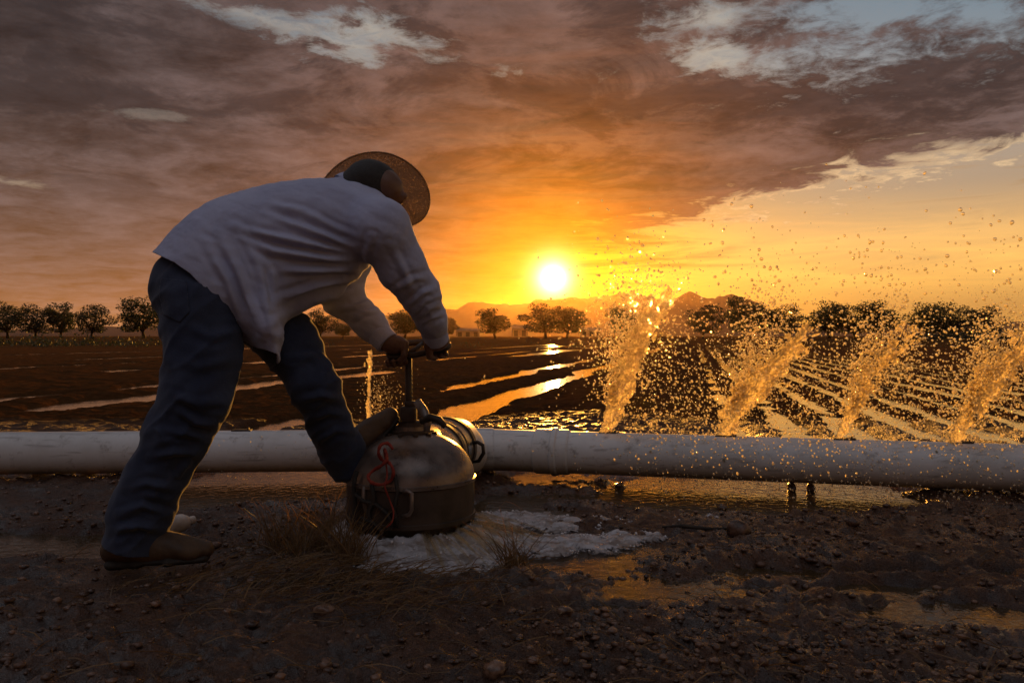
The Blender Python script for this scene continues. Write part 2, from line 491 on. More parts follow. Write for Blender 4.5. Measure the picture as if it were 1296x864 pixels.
def ground_h(x, y):
    u = x * CR - y * SR
    v = x * SR + y * CR
    d = np.hypot(x, y)
    fade = 1.0 / (1.0 + (d / 9.0) ** 2)
    h = 0.026 * (fbm(x * 0.8, y * 0.8, octaves=3, seed=1) - 0.5) * 2
    # clods
    c1 = np.abs(fbm(x * 7, y * 7, octaves=3, seed=3) - 0.5) * 2
    c2 = fbm(x * 22, y * 22, octaves=3, seed=4)
    h = h + fade * (0.024 * (c1 - 0.25) + 0.042 * (c2 - 0.5) + 0.030 * (fbm(x * 42, y * 42, octaves=3, gain=0.6, seed=6) - 0.5))
    near = 1 - sst(y, 4.55, 5.2)
    hn = h + 0.006
    for (cx, cy, a, b, dep) in ((-1.25, 4.05, 0.60, 0.62, 0.075), (1.15, 3.95, 0.85, 0.66, 0.078), (0.25, 4.25, 0.4, 0.4, 0.04)):
        r = np.sqrt(((x - cx) / a) ** 2 + ((y - cy) / b) ** 2) + (fbm(x * 4.0, y * 4.0, octaves=4, seed=9) - 0.5) * 0.7
        hn = hn - dep * (1 - sst(r, 0.6, 1.15))
    for (pp, a, b, dep) in puddles:
        c = G(pp[0], pp[1])
        r = np.sqrt(((x - c[0]) / a) ** 2 + ((y - c[1]) / b) ** 2) + (fbm(x * 3.0, y * 3.0, octaves=4, seed=8) - 0.5) * 0.9
        hn = hn - dep * (1 - sst(r, 0.45, 1.25))
    # the field: bare mud left, flooded furrows right
    hf = h * (0.45 + 0.55 * fade) - 0.004 + 0.026 * (fbm(u * 0.9, v * 0.12, octaves=4, seed=12) - 0.5)
    wob = (fbm(v * 0.35, u * 0.1, octaves=3, seed=15) - 0.5)
    for (uc, w) in channels:
        wid = w * (0.65 + 0.8 * fbm(v * 0.22 + uc, v * 0.0 + uc, octaves=3, seed=18))
        q = np.abs(u - uc - wob * 0.5)
        brk = sst(fbm(v * 0.16 + uc * 3.1, v * 0.0 + uc * 1.7, octaves=4, seed=19), 0.36, 0.50) if uc < -3.0 else 1.0
        hf = hf - 0.075 * brk * (1 - sst(q + 0.25 * (fbm(x * 2.2, y * 2.2, octaves=4, seed=20) - 0.5), wid * 0.75, wid * 1.35)) + 0.010 * np.exp(-((q - wid * 1.9) / (w * 0.6 + 0.05)) ** 2)
    bits = (0.052 * (fbm(x * 5.0, y * 5.0, octaves=4, gain=0.62, seed=27) - 0.5) + 0.03 * np.maximum(fbm(x * 9.0, y * 9.0, octaves=2, seed=28) - 0.62, 0)) * (1 - sst(d, 35, 60))
    hf = hf + bits
    rows = 0.5 + 0.5 * np.cos(2 * math.pi * (u + wob * 0.10) / 0.48)
    right = sst(u, -0.25, 0.35)
    dry = sst(fbm(u * 0.5, v * 0.10, octaves=4, seed=22), 0.50, 0.66)
    hr = -0.058 + 0.062 * rows ** 1.2 + 0.075 * (fbm(x * 2.4, y * 2.4, octaves=5, gain=0.62, seed=21) - 0.5) + 0.02 * dry + h * 0.5
    hr = hr + 0.045 * (1 - sst(v - 0.15 * u, 5.0, 6.2))
    bank = np.exp(-((u + 0.95) / 0.62) ** 2) * (0.06 + 0.05 * (fbm(x * 2.5, y * 2.5, octaves=4, seed=25)))
    hr = hr + bits * 0.40
    hf = hf * (1 - right) + hr * right + bank
    h = near * hn + (1 - near) * hf
    # trodden flat where the man and the valve stand
    for (fx, fy, fr) in ((-1.11, 2.51, 0.26), (-0.378, 2.98, 0.30)):
        q = sst(np.hypot(x - fx, y - fy), fr * 0.6, fr * 1.3)
        h = h * q + (-0.004 if fx < -1 else -0.05) * (1 - q)
    far = sst(d, 60, 95)
    h = h * (1 - far) + 0.02 * far
    return h

def build_ground():
    step = 0.0043
    az = np.arange(-R(54), R(54) + step, step)
    ld = np.arange(math.log(0.55), math.log(100.0), step)
    A, L = np.meshgrid(az, ld)
    D_ = np.exp(L)
    X, Y = D_ * np.sin(A), D_ * np.cos(A)
    Z = ground_h(X, Y)
    nr, nc = X.shape
    V = np.stack([X, Y, Z], -1).reshape(-1, 3)
    i = np.arange(nr * nc).reshape(nr, nc)
    F = np.stack([i[:-1, :-1], i[:-1, 1:], i[1:, 1:], i[1:, :-1]], -1).reshape(-1, 4)
    # coarse continuation out to the horizon and round the back
    base = len(V)
    Rs = [0.0, 0.55]
    V2, F2 = [], []
    def add(q):
        V2.append(q); return base + len(V2) - 1
    azl, azr = az[0], az[-1]
    ring = i[-1]
    rfar = 5300.0
    m1 = [add((150 * math.sin(a), 150 * math.cos(a), 0.02)) for a in az[::20]]
    m2 = [add((rfar * math.sin(a), rfar * math.cos(a), 0.0)) for a in az[::20]]
    k = len(m1)
    sub = ring[::20]
    for j in range(k - 1):
        F2.append((sub[j], sub[j + 1], m1[j + 1], m1[j])); F2.append((m1[j], m1[j + 1], m2[j + 1], m2[j]))
    sb = np.linspace(azr, 2 * math.pi + azl, 40)
    inn, mid, out_ = [], [], []
    for a in sb:
        inn.append(add((0.55 * math.sin(a), 0.55 * math.cos(a), 0.0)))
        mid.append(add((100 * math.sin(a), 100 * math.cos(a), 0.0)))
        out_.append(add((rfar * math.sin(a), rfar * math.cos(a), 0.0)))
    cen = add((0, 0, 0.0))
    for j in range(39):
        F2.append((inn[j], inn[j + 1], mid[j + 1], mid[j])); F2.append((mid[j], mid[j + 1], out_[j + 1], out_[j]))
        F2.append((cen, inn[j + 1], inn[j], cen))
    F2 = [f if f[0] != f[3] else (f[0], f[1], f[2], f[2]) for f in F2]
    V = np.vstack([V, np.array(V2)])
    F4 = np.array([f for f in F2 if len(set(f)) == 4])
    F = np.vstack([F, F4])[:, ::-1]
    me = mesh_of('ground', V, F)
    obj('ground', me, MATS['mud'], kind='structure')
    # standing water: one sheet, it shows wherever the mud dips below it
    w = mesh_of('standing_water', [(-60, 0.9, WATER_Z), (70, 0.9, WATER_Z), (70, 92, WATER_Z), (-60, 92, WATER_Z)], [(0, 1, 2, 3)], False)
    obj('standing_water', w, MATS['muddy_water'], kind='structure')
build_ground()

# ---------------------------------------------------------------- mountains
def ridge(name, prof, dist, depth, seed):
    """prof: photo pixels (x, y) of a skyline; a terrain strip with real depth behind it."""
    xs = np.linspace(prof[0][0], prof[-1][0], 260)
    ys = np.interp(xs, [p[0] for p in prof], [p[1] for p in prof])
    az = np.arctan((xs - 648) / FPX)
    hz = (425 - ys) / FPX * dist
    hz = hz * (1 + 0.05 * (fbm(xs * 0.05, xs * 0, octaves=5, seed=seed) - 0.5))
    rows = 26
    V = []
    for r in range(rows):
        t = r / (rows - 1)
        s = math.sin(t * math.pi) ** 0.9 if t < 0.5 else math.sin(t * math.pi)
        dd = dist + (t - 0.5) * depth
        n = 0.72 + 0.56 * fbm(xs * 0.035, np.full_like(xs, t * 7.0), octaves=5, seed=seed + 3)
        prof_h = hz * s * (n if abs(t - 0.5) > 0.02 else 1.0)
        if abs(t - 0.5) > 0.02:
            prof_h = np.minimum(prof_h, hz * 0.985)
        X = dd * np.tan(az)
        for k in range(len(xs)):
            V.append((X[k], dd, prof_h[k] - (0.5 if t in (0.0, 1.0) else 0)))
    i = np.arange(rows * 260).reshape(rows, 260)
    F = np.stack([i[:-1, :-1], i[:-1, 1:], i[1:, 1:], i[1:, :-1]], -1).reshape(-1, 4)
    return obj(name, mesh_of(name, V, F), MATS['hill'], kind='structure')
ridge('mountains', [(380, 424), (450, 402), (540, 390), (600, 385), (660, 382), (700, 381), (735, 376), (790, 371), (822, 376), (845, 381), (873, 371), (890, 379), (905, 378), (930, 373), (945, 378), (962, 384), (985, 402), (1020, 421), (1050, 424)], 3500, 1600, 31)
ridge('low_hills', [(-400, 421), (-200, 414), (0, 417), (200, 411), (400, 405), (520, 399), (700, 400), (900, 406), (1050, 410), (1150, 408), (1230, 405), (1275, 408), (1330, 404), (1500, 409), (1700, 418)], 4600, 900, 47)

# ---------------------------------------------------------------- trees
def leaf_material(name, c):
    m, g, out = mat(name)
    oi = g.node('ShaderNodeNewGeometry').outputs['Random Per Island']
    col = g.mix(oi, tuple(v * 0.7 for v in c), tuple(v * 1.35 for v in c))
    b = principled(g, None, **{'Base Color': col, 'Roughness': 0.6})
    tr = g.node('ShaderNodeBsdfTranslucent'); g.put(tr.inputs[0], g.sc(col, 1.3))
    mx = g.node('ShaderNodeMixShader'); mx.inputs[0].default_value = 0.3
    g.t.links.new(b.outputs[0], mx.inputs[1]); g.t.links.new(tr.outputs[0], mx.inputs[2])
    g.t.links.new(mx.outputs[0], out.inputs[0])
    return m
leaf_material('leaf', (0.045, 0.055, 0.020))
leaf_material('leaf_dark', (0.030, 0.036, 0.016))
m_simple('bark', (0.04, 0.028, 0.018), (0.08, 0.055, 0.035), 3.0, 0.9)

def tree_meshes(seed, leaves=4200, wide=1.0):
    """A tree of unit height: (trunk mesh, crown mesh)."""
    r = np.random.default_rng(seed)
    mb = MB()
    lean = r.normal(0, 0.03, 2)
    fork = np.array([lean[0], lean[1], 0.20 + 0.06 * r.random()])
    mb.tube([(0, 0, -0.03), (lean[0] * .4, lean[1] * .4, 0.1), fork], [0.040, 0.028, 0.024], 7)
    lobes = []
    nl = 22
    for k in range(nl):
        a = 2 * math.pi * k / nl * 2.4 + r.normal(0, .3)
        z = 0.24 + 0.66 * ((k + 0.5) / nl) + r.normal(0, 0.04)
        prof = math.sin(math.pi * min(max((z - 0.14) / 0.92, 0.02), 0.98)) ** 0.65
        rr = 0.34 * wide * prof * (0.45 + 0.75 * r.random())
        c = np.array([rr * math.cos(a) + lean[0], rr * math.sin(a) + lean[1], z])
        s = 0.12 + 0.08 * r.random()
        lobes.append((c, s * wide, s * 0.85))
        mid = fork * 0.45 + c * 0.55 + np.array([0, 0, 0.03])
        mb.tube([fork - np.array([0, 0, .03]), mid, c], [0.014, 0.009, 0.003], 5)
    V, F = [], []
    n = 0
    for k in range(leaves):
        c, s, sz = lobes[r.integers(nl)]
        d = r.normal(size=3); d /= np.linalg.norm(d)
        rad = (0.35 + 0.75 * r.random() ** 0.5)
        p = c + d * rad * np.array([s, s, sz])
        if p[2] < 0.17: continue
        sc_ = 0.014 + 0.016 * r.random()
        a = r.normal(size=3); a /= np.linalg.norm(a)
        b = np.cross(a, r.normal(size=3)); b /= np.linalg.norm(b)
        V += [p - a * sc_, p + b * sc_ * 0.6, p + a * sc_, p - b * sc_ * 0.6]
        F.append((n, n + 1, n + 2, n + 3)); n += 4
    return mb.mesh('trunk'), mesh_of('crown', V, np.array(F), False)
TREES = [tree_meshes(100 + k, wide=w) for k, w in enumerate((1.0, 1.15, 0.95, 1.1, 1.05))]
for k, (tm, cm) in enumerate(TREES):
    tm.materials.append(MATS['bark']); cm.materials.append(MATS['leaf' if k % 2 == 0 else 'leaf_dark'])
# photo: centre x, crown width, top y, base y, distance
tree_spots = [
    (10, 46, 384, 429, 230, 0, 'leftmost bushy tree of the row on the left horizon'),
    (45, 42, 388, 429, 232, 1, 'second tree from the left edge in the horizon row'),
    (77, 44, 384, 428, 236, 2, 'third tree from the left edge, tallest of its row'),
    (115, 42, 386, 428, 228, 3, 'rounded tree ending the left horizon row on its right'),
    (182, 60, 376, 428, 215, 4, 'lone broad tree just behind the bent man\'s back'),
    (404, 36, 391, 427, 240, 1, 'tree seen in the gap under the man\'s belly'),
    (434, 26, 408, 426, 260, 2, 'small low tree below the man\'s far forearm'),
    (512, 46, 392, 427, 240, 0, 'tree partly hidden behind the near forearm'),
    (566, 22, 400, 425, 330, 3, 'small tree right of the man\'s gripping hand'),
    (627, 46, 389, 425.5, 245, 2, 'separate round tree left of the sun, beside the low sheds'),
    (690, 56, 384, 426, 240, 1, 'left of two hazy trees right under the sun'),
    (718, 50, 386, 426, 244, 4, 'right of two hazy trees right under the sun'),
    (788, 50, 386, 425.5, 236, 0, 'dark tree right of the sun, left of the splashing jets'),
    (890, 44, 386, 428, 205, 3, 'dark tree standing alone behind the first water jets'),
    (942, 50, 376, 429, 195, 2, 'tallest tree behind the spray, right of the mountains'),
    (968, 34, 384, 429, 200, 4, 'slim tree touching the tallest tree behind the spray'),
    (996, 42, 387, 429, 200, 1, 'compact tree between two gaps behind the spray'),
    (1050, 52, 383, 430, 190, 0, 'tree starting the dense clump behind the third jet'),
    (1083, 48, 389, 430, 192, 3, 'lower tree in the middle of the clump behind third jet'),
    (1115, 54, 383, 430, 188, 2, 'rounded tree ending the clump behind the third jet'),
    (1172, 46, 385, 431, 184, 4, 'tree starting the right hand clump behind the spray'),
    (1205, 52, 387, 431, 186, 1, 'wide tree in the right hand clump behind the spray'),
    (1247, 38, 390, 431, 185, 3, 'rightmost round tree of the row behind the spray'),
]
for (px, wpx, ty, by, dist, k, label) in tree_spots:
    base = P(px, by, dist)
    base[2] = 0.0
    hgt = (by - ty) / FPX * dist
    wid = wpx / FPX * dist
    t = empty('field_tree', base, label=label, cat='tree', group='trees along the far edge of the field')
    t.rotation_euler = (0, 0, random.uniform(0, 6.28))
    sx = wid / 0.82
    t.scale = (sx, sx, hgt / 1.02)
    for nm, me in (('trunk', TREES[k][0]), ('crown', TREES[k][1])):
        c = bpy.data.objects.new(nm, me); C.objects.link(c); c.parent = t

# low shrubs and weeds at the far edge of the mud
def scrub():
    r = np.random.default_rng(77)
    V, F, n = [], [], 0
    spots = []
    for k in range(520):
        D_ = 45 + 170 * r.random() ** 1.3
        spots.append((D_ * math.tan(R(-46 + 92 * r.random())), D_, 0.10 + 0.35 * r.random() ** 3))
    for k in range(90):
        spots.append((r.uniform(-46, -24) , r.uniform(52, 75), 0.35 + 0.4 * r.random()))
    for k in range(150):
        D_ = r.uniform(150, 205); spots.append((D_ * math.tan(R(r.uniform(27, 44))), D_, 0.6 + 1.6 * r.random()))
    for (x, y, s) in spots:
        m = 22 if s < .7 else 70
        for q in range(m):
            p = np.array([x, y, 0]) + np.array([r.normal(0, s * 1.1), r.normal(0, s * 1.1), s * abs(r.normal(0.35, .4))])
            sc_ = s * (0.10 + 0.16 * r.random())
            a = r.normal(size=3); a /= np.linalg.norm(a)
            b = np.cross(a, r.normal(size=3)); b /= np.linalg.norm(b)
            V += [p - a * sc_, p + b * sc_ * .5, p + a * sc_, p - b * sc_ * .5]
            F.append((n, n + 1, n + 2, n + 3)); n += 4
    obj('field_edge_scrub', mesh_of('field_edge_scrub', V, np.array(F), False), MATS['leaf_dark'], kind='stuff',
        label='low dark scrub and weeds along the far field edge', cat='scrub')
scrub()

# ---------------------------------------------------------------- far sheds
m_simple('shed_wall', (0.16, 0.12, 0.09), (0.22, 0.17, 0.12), 0.4, 0.8)
m_simple('shed_roof', (0.10, 0.085, 0.075), (0.16, 0.13, 0.11), 0.5, 0.7)
m_simple('opening_dark', (0.02, 0.016, 0.012), (0.03, 0.022, 0.018), 1.0, 0.9)
def shed(px0, px1, ytop, dist, label, doors=3):
    x0, x1 = P(px0, 425, dist)[0], P(px1, 425, dist)[0]
    h = (425.5 - ytop) / FPX * dist + 0.4
    w, dp = x1 - x0, 8.0
    cx = (x0 + x1) / 2
    e = empty('farm_shed', (cx, dist + dp / 2, 0), label=label, cat='shed', group='sheds on the far horizon')
    b = MB(); b.box((cx, dist + dp / 2, h * 0.36), (w, dp, h * 0.72)); b.build('wall', MATS['shed_wall'], e, False)
    b = MB()
    o = 0.5
    V = [(x0 - o, dist - o, h * .68), (x1 + o, dist - o, h * .68), (x1 + o, dist + dp + o, h * .68), (x0 - o, dist + dp + o, h * .68),
         (x0 - o, dist + dp / 2, h), (x1 + o, dist + dp / 2, h)]
    b.raw(V, [(0, 1, 5, 4), (2, 3, 4, 5), (0, 4, 3), (1, 2, 5), (3, 2, 1, 0)])
    b.build('roof', MATS['shed_roof'], e, False)
    for k in range(doors):
        b = MB(); xx = x0 + w * (k + 0.5) / doors
        b.box((xx, dist - 0.03, h * .3), (w / doors * .5, .1, h * .52)); b.build('door', MATS['opening_dark'], e, False)
shed(577, 607, 415, 560, 'long low shed at the horizon, left of the round tree')
shed(648, 668, 411, 620, 'low shed beside the thin mast, left of the sun trees', 2)
shed(735, 762, 414, 520, 'low shed just right of the two hazy sun trees')
def mast():
    dist = 640
    x = P(662, 425, dist)[0]; h = (425 - 399) / FPX * dist
    e = empty('mast', (x, dist, 0), label='thin lattice mast rising beside the far shed', cat='mast')
    for dx_, dy_ in ((-.9, -.9), (.9, -.9), (.9, .9), (-.9, .9)):
        b = MB(); b.tube([(x + dx_, dist + dy_, 0), (x + dx_ * .2, dist + dy_ * .2, h * .9)], .12, 5)
        b.build('leg', MATS['shed_roof'], e)
    for k in range(1, 5):
        z = h * .9 * k / 5; w = .9 * (1 - .8 * k / 5)
        b = MB(); b.tube([(x - w, dist - w, z), (x + w, dist - w, z)], .06, 4)
        b.build('brace', MATS['shed_roof'], e)
    b = MB(); b.lathe([(0.02, h * .88), (.9, h * .9), (1.0, h * .96), (.3, h)], Matrix.Translation((x, dist, 0)), 10)
    b.build('tank', MATS['shed_roof'], e)
mast()

# ---------------------------------------------------------------- air
def haze():
    m, g, out = mat('haze')
    pv = g.node('ShaderNodeVolumePrincipled')
    pv.inputs['Color'].default_value = (0.95, 0.60, 0.24, 1)
    pv.inputs['Density'].default_value = 0.000020
    pv.inputs['Anisotropy'].default_value = 0.87
    g.t.links.new(pv.outputs[0], out.inputs['Volume'])
    b = MB(); b.box((0, 0, 117.0), (11400, 11400, 236))
    o = b.build('haze', m, None, False, kind='stuff', label='warm evening haze hanging over the whole field', cat='haze')
haze()

# ================================================================== implicit surfaces
def surface_nets(f, org, h):
    s = f < 0
    nx, ny, nz = f.shape
    cnt = np.zeros((nx - 1, ny - 1, nz - 1), np.int8)
    for a in (0, 1):
        for b in (0, 1):
            for c in (0, 1):
                cnt += s[a:nx - 1 + a, b:ny - 1 + b, c:nz - 1 + c]
    act = (cnt > 0) & (cnt < 8)
    idx = np.argwhere(act)
    vid = np.full(act.shape, -1, np.int64)
    vid[act] = np.arange(len(idx))
    corners = np.array([(a, b, c) for a in (0, 1) for b in (0, 1) for c in (0, 1)])
    vals = np.stack([f[idx[:, 0] + a, idx[:, 1] + b, idx[:, 2] + c] for a, b, c in corners], 1)
    acc = np.zeros((len(idx), 3)); w = np.zeros(len(idx))
    for i in range(8):
        for j in range(i + 1, 8):
            d = corners[j] - corners[i]
            if abs(d).sum() != 1: continue
            m = (vals[:, i] < 0) != (vals[:, j] < 0)
            t = np.where(m, vals[:, i] / (vals[:, i] - vals[:, j] + 1e-12), 0)
            acc += np.where(m[:, None], corners[i] + t[:, None] * d, 0); w += m
    V = (idx + acc / np.maximum(w, 1)[:, None]) * h + org
    Q = []
    for ax in range(3):
        o = [0, 0, 0]; o[ax] = 1
        a = s[:nx - o[0], :ny - o[1], :nz - o[2]]; b = s[o[0]:, o[1]:, o[2]:]
        e = np.argwhere(a != b)
        u, v = [(1, 2), (2, 0), (0, 1)][ax]
        e = e[(e[:, u] > 0) & (e[:, v] > 0) & (e[:, u] < f.shape[u] - 1) & (e[:, v] < f.shape[v] - 1)]
        def cell(du, dv):
            q = e.copy(); q[:, u] -= du; q[:, v] -= dv
            return vid[q[:, 0], q[:, 1], q[:, 2]]
        quad = np.stack([cell(1, 1), cell(0, 1), cell(0, 0), cell(1, 0)], 1)
        ins = s[e[:, 0], e[:, 1], e[:, 2]]
        quad[~ins] = quad[~ins][:, ::-1]
        Q.append(quad)
    return V, np.vstack(Q)

class Field:
    def __init__(self, lo, hi, h):
        self.lo = np.asarray(lo, float); self.h = h
        self.n = np.ceil((np.asarray(hi, float) - self.lo) / h).astype(int) + 1
        self.f = np.full(self.n, 1.0, np.float32)
    def _block(self, pmin, pmax):
        a = np.clip(np.floor((pmin - self.lo) / self.h).astype(int), 0, self.n - 1)
        b = np.clip(np.ceil((pmax - self.lo) / self.h).astype(int) + 1, 1, self.n)
        if np.any(b <= a): return None, None
        ax = [self.lo[i] + self.h * np.arange(a[i], b[i]) for i in range(3)]
        X = np.stack(np.meshgrid(*ax, indexing='ij'), -1).astype(np.float32)
        return tuple(slice(a[i], b[i]) for i in range(3)), X
    def _merge(self, sl, d, k):
        if sl is None: return
        f = self.f[sl]
        if k > 0:
            t = np.clip(0.5 + 0.5 * (f - d) / k, 0, 1)
            self.f[sl] = f * (1 - t) + d * t - k * t * (1 - t)
        else:
            self.f[sl] = np.minimum(f, d)
    def cone(self, a, b, ra, rb, k=0.02):
        a = np.asarray(a, np.float32); b = np.asarray(b, np.float32)
        m = max(ra, rb) + k + 3 * self.h
        sl, X = self._block(np.minimum(a, b) - m, np.maximum(a, b) + m)
        if sl is None: return
        ba = b - a
        t = np.clip((X - a) @ ba / (ba @ ba + 1e-9), 0, 1)
        d = np.linalg.norm(X - (a + t[..., None] * ba), axis=-1) - (ra + t * (rb - ra))
        self._merge(sl, d, k)
    def chain(self, pts, rad, k=0.02):
        for i in range(len(pts) - 1):
            self.cone(pts[i], pts[i + 1], rad[i], rad[i + 1], k)
    def econe(self, a, b, w, r1, r2, k=0.03):
        """Elliptic section: r = (half size across w, half size along w)."""
        a = np.asarray(a, np.float32); b = np.asarray(b, np.float32); w = np.asarray(w, np.float32)
        ba = b - a; L2 = ba @ ba
        ax = ba / math.sqrt(L2)
        w = w - ax * (w @ ax); w /= np.linalg.norm(w)
        u = np.cross(ax, w)
        m = max(*r1, *r2) + k + 3 * self.h
        sl, X = self._block(np.minimum(a, b) - m, np.maximum(a, b) + m)
        if sl is None: return
        t = np.clip((X - a) @ ba / L2, 0, 1)
        ru = r1[0] + t * (r2[0] - r1[0]); rw = r1[1] + t * (r2[1] - r1[1])
        q = X - (a + t[..., None] * ba)
        mn = np.minimum(ru, rw)
        d = np.sqrt((q @ u / ru) ** 2 + (q @ w / rw) ** 2 + (q @ ax / mn) ** 2)
        self._merge(sl, (d - 1) * mn, k)
    def ellip(self, c, r, M3=None, k=0.02):
        c = np.asarray(c, np.float32); r = np.asarray(r, np.float32)
        m = max(r) + k + 3 * self.h
        sl, X = self._block(c - m, c + m)
        if sl is None: return
        q = X - c
        if M3 is not None:
            q = q @ np.asarray(M3, np.float32)
        k0 = np.linalg.norm(q / r, axis=-1); k1 = np.linalg.norm(q / (r * r), axis=-1)
        self._merge(sl, k0 * (k0 - 1) / (k1 + 1e-6), k)
    def mesh(self):
        return surface_nets(self.f, self.lo, self.h)

def vnormals(V, F):
    a, b, c = V[F[:, 0]], V[F[:, 1]], V[F[:, 2]]
    n = np.cross(b - a, c - a)
    if F.shape[1] == 4:
        n = n + np.cross(V[F[:, 2]] - a, V[F[:, 3]] - a)
    N = np.zeros_like(V)
    for k in range(F.shape[1]):
        np.add.at(N, F[:, k], n)
    return N / (np.linalg.norm(N, axis=1)[:, None] + 1e-12)
def relax(V, F, it=2, lam=0.5):
    for _ in range(it):
        S = np.zeros_like(V); cnt = np.zeros(len(V))
        m = F.shape[1]
        for k in range(m):
            for q in ((k + 1) % m, (k - 1) % m):
                np.add.at(S, F[:, k], V[F[:, q]]); np.add.at(cnt, F[:, k], 1)
        V = V + lam * (S / np.maximum(cnt, 1)[:, None] - V)
    return V
def clip_mesh(V, F, s):
    """Keep the side where the vertex scalar s > 0, cutting faces cleanly."""
    if F.shape[1] == 4:
        F = np.vstack([F[:, [0, 1, 2]], F[:, [0, 2, 3]]])
    V = list(map(tuple, V)); out = []; cache = {}
    pos = s[F] > 0
    n = pos.sum(1)
    out = F[n == 3].tolist()
    def cut(i, j):
        key = (min(i, j), max(i, j))
        if key not in cache:
            t = s[i] / (s[i] - s[j])
            V.append(tuple(np.array(V[i]) + t * (np.array(V[j]) - np.array(V[i]))))
            cache[key] = len(V) - 1
        return cache[key]
    for f, p in zip(F[(n > 0) & (n < 3)].tolist(), pos[(n > 0) & (n < 3)].tolist()):
        poly = []
        for k in range(3):
            i, j = f[k], f[(k + 1) % 3]
            if p[k]: poly.append(i)
            if p[k] != p[(k + 1) % 3]: poly.append(cut(i, j))
        for k in range(1, len(poly) - 1):
            out.append([poly[0], poly[k], poly[k + 1]])
    V = np.array(V); F = np.array(out)
    used = np.zeros(len(V), bool); used[F.ravel()] = True
    mp = np.cumsum(used) - 1
    return V[used], mp[F]
def project(V):
    return 648 + FPX * V[:, 0] / V[:, 1], 425 - FPX * (V[:, 2] - CAM_Z) / V[:, 1]
def poly_dist(x, y, pts):
    best = np.full(len(x), 1e9)
    for (x0, y0), (x1, y1) in zip(pts[:-1], pts[1:]):
        dx, dy = x1 - x0, y1 - y0
        t = np.clip(((x - x0) * dx + (y - y0) * dy) / (dx * dx + dy * dy), 0, 1)
        best = np.minimum(best, np.hypot(x - x0 - t * dx, y - y0 - t * dy))
    return best

# ================================================================== materials of things
def cloth_material(name, c1, c2, weave, rough=0.85, transl=0.0, seam=None):
    m, g, out = mat(name)
    co = objcoord(g)
    n = g.noise(co, 9.0, 5, 0.6)
    n2 = g.noise(co, weave, 2, 0.5)
    col = g.mix(g.sstep(n, 0.3, 0.7), c1, c2)
    col = g.mix(g.m('MULTIPLY', g.sstep(n2, 0.4, 0.7), 0.25), col, tuple(v * 0.6 for v in c1))
    nb = g.bump(n2, 0.25, 0.0012)
    nb = g.bump(g.noise(co, 38.0, 4, 0.6, 0.8), 0.22, 0.006, nb)
    b = principled(g, None, **{'Base Color': col, 'Roughness': rough, 'Normal': nb, 'Specular IOR Level': 0.15, 'Sheen Weight': 0.15, 'Sheen Roughness': 0.5})
    if transl > 0:
        tr = g.node('ShaderNodeBsdfTranslucent'); g.put(tr.inputs[0], col)
        mx = g.node('ShaderNodeMixShader'); mx.inputs[0].default_value = transl
        g.t.links.new(b.outputs[0], mx.inputs[1]); g.t.links.new(tr.outputs[0], mx.inputs[2])
        g.t.links.new(mx.outputs[0], out.inputs[0])
    else:
        g.t.links.new(b.outputs[0], out.inputs[0])
    return m
cloth_material('shirt_cloth', (0.45, 0.48, 0.68), (0.53, 0.56, 0.76), 700, 0.8, 0.12)
cloth_material('denim', (0.026, 0.033, 0.064), (0.046, 0.058, 0.10), 900, 0.9)
m_simple('skin', (0.11, 0.055, 0.034), (0.16, 0.08, 0.05), 14, 0.5, None, 0.3, 120, 0.002)
m_simple('hair', (0.012, 0.009, 0.007), (0.022, 0.016, 0.012), 60, 0.6, None, 0.8, 250, 0.003)
m_simple('boot_leather', (0.055, 0.030, 0.015), (0.10, 0.058, 0.03), 18, 0.55, 0.8, 0.5, 70, 0.003)
m_simple('boot_sole', (0.018, 0.014, 0.011), (0.035, 0.026, 0.02), 25, 0.8, None, 0.6, 60, 0.003)
m_simple('cast_steel', (0.12, 0.090, 0.076), (0.25, 0.195, 0.165), 9, 0.24, 0.50, 0.35, 45, 0.003, metallic=0.45)
m_simple('dark_steel', (0.030, 0.021, 0.016), (0.075, 0.050, 0.036), 10, 0.4, 0.75, 0.5, 60, 0.002, metallic=0.35)
m_simple('bright_steel', (0.20, 0.18, 0.15), (0.36, 0.32, 0.27), 14, 0.22, 0.45, 0.3, 60, 0.002, metallic=0.85)
m_simple('rope', (0.20, 0.018, 0.010), (0.30, 0.035, 0.016), 90, 0.8, None, 0.8, 300, 0.002)
m_simple('pale_plastic', (0.52, 0.44, 0.38), (0.68, 0.60, 0.54), 20, 0.35, 0.5, 0.5, 90, 0.002)
m_simple('stone', (0.05, 0.023, 0.013), (0.22, 0.115, 0.068), 40, 0.10, 0.35, 0.4, 180, 0.002)
m_simple('clod', (0.035, 0.015, 0.008), (0.13, 0.062, 0.035), 30, 0.14, 0.45, 0.6, 100, 0.004)
m_simple('wood_stick', (0.02, 0.013, 0.009), (0.04, 0.026, 0.016), 30, 0.8)
leaf_material('dry_grass', (0.18, 0.10, 0.038))

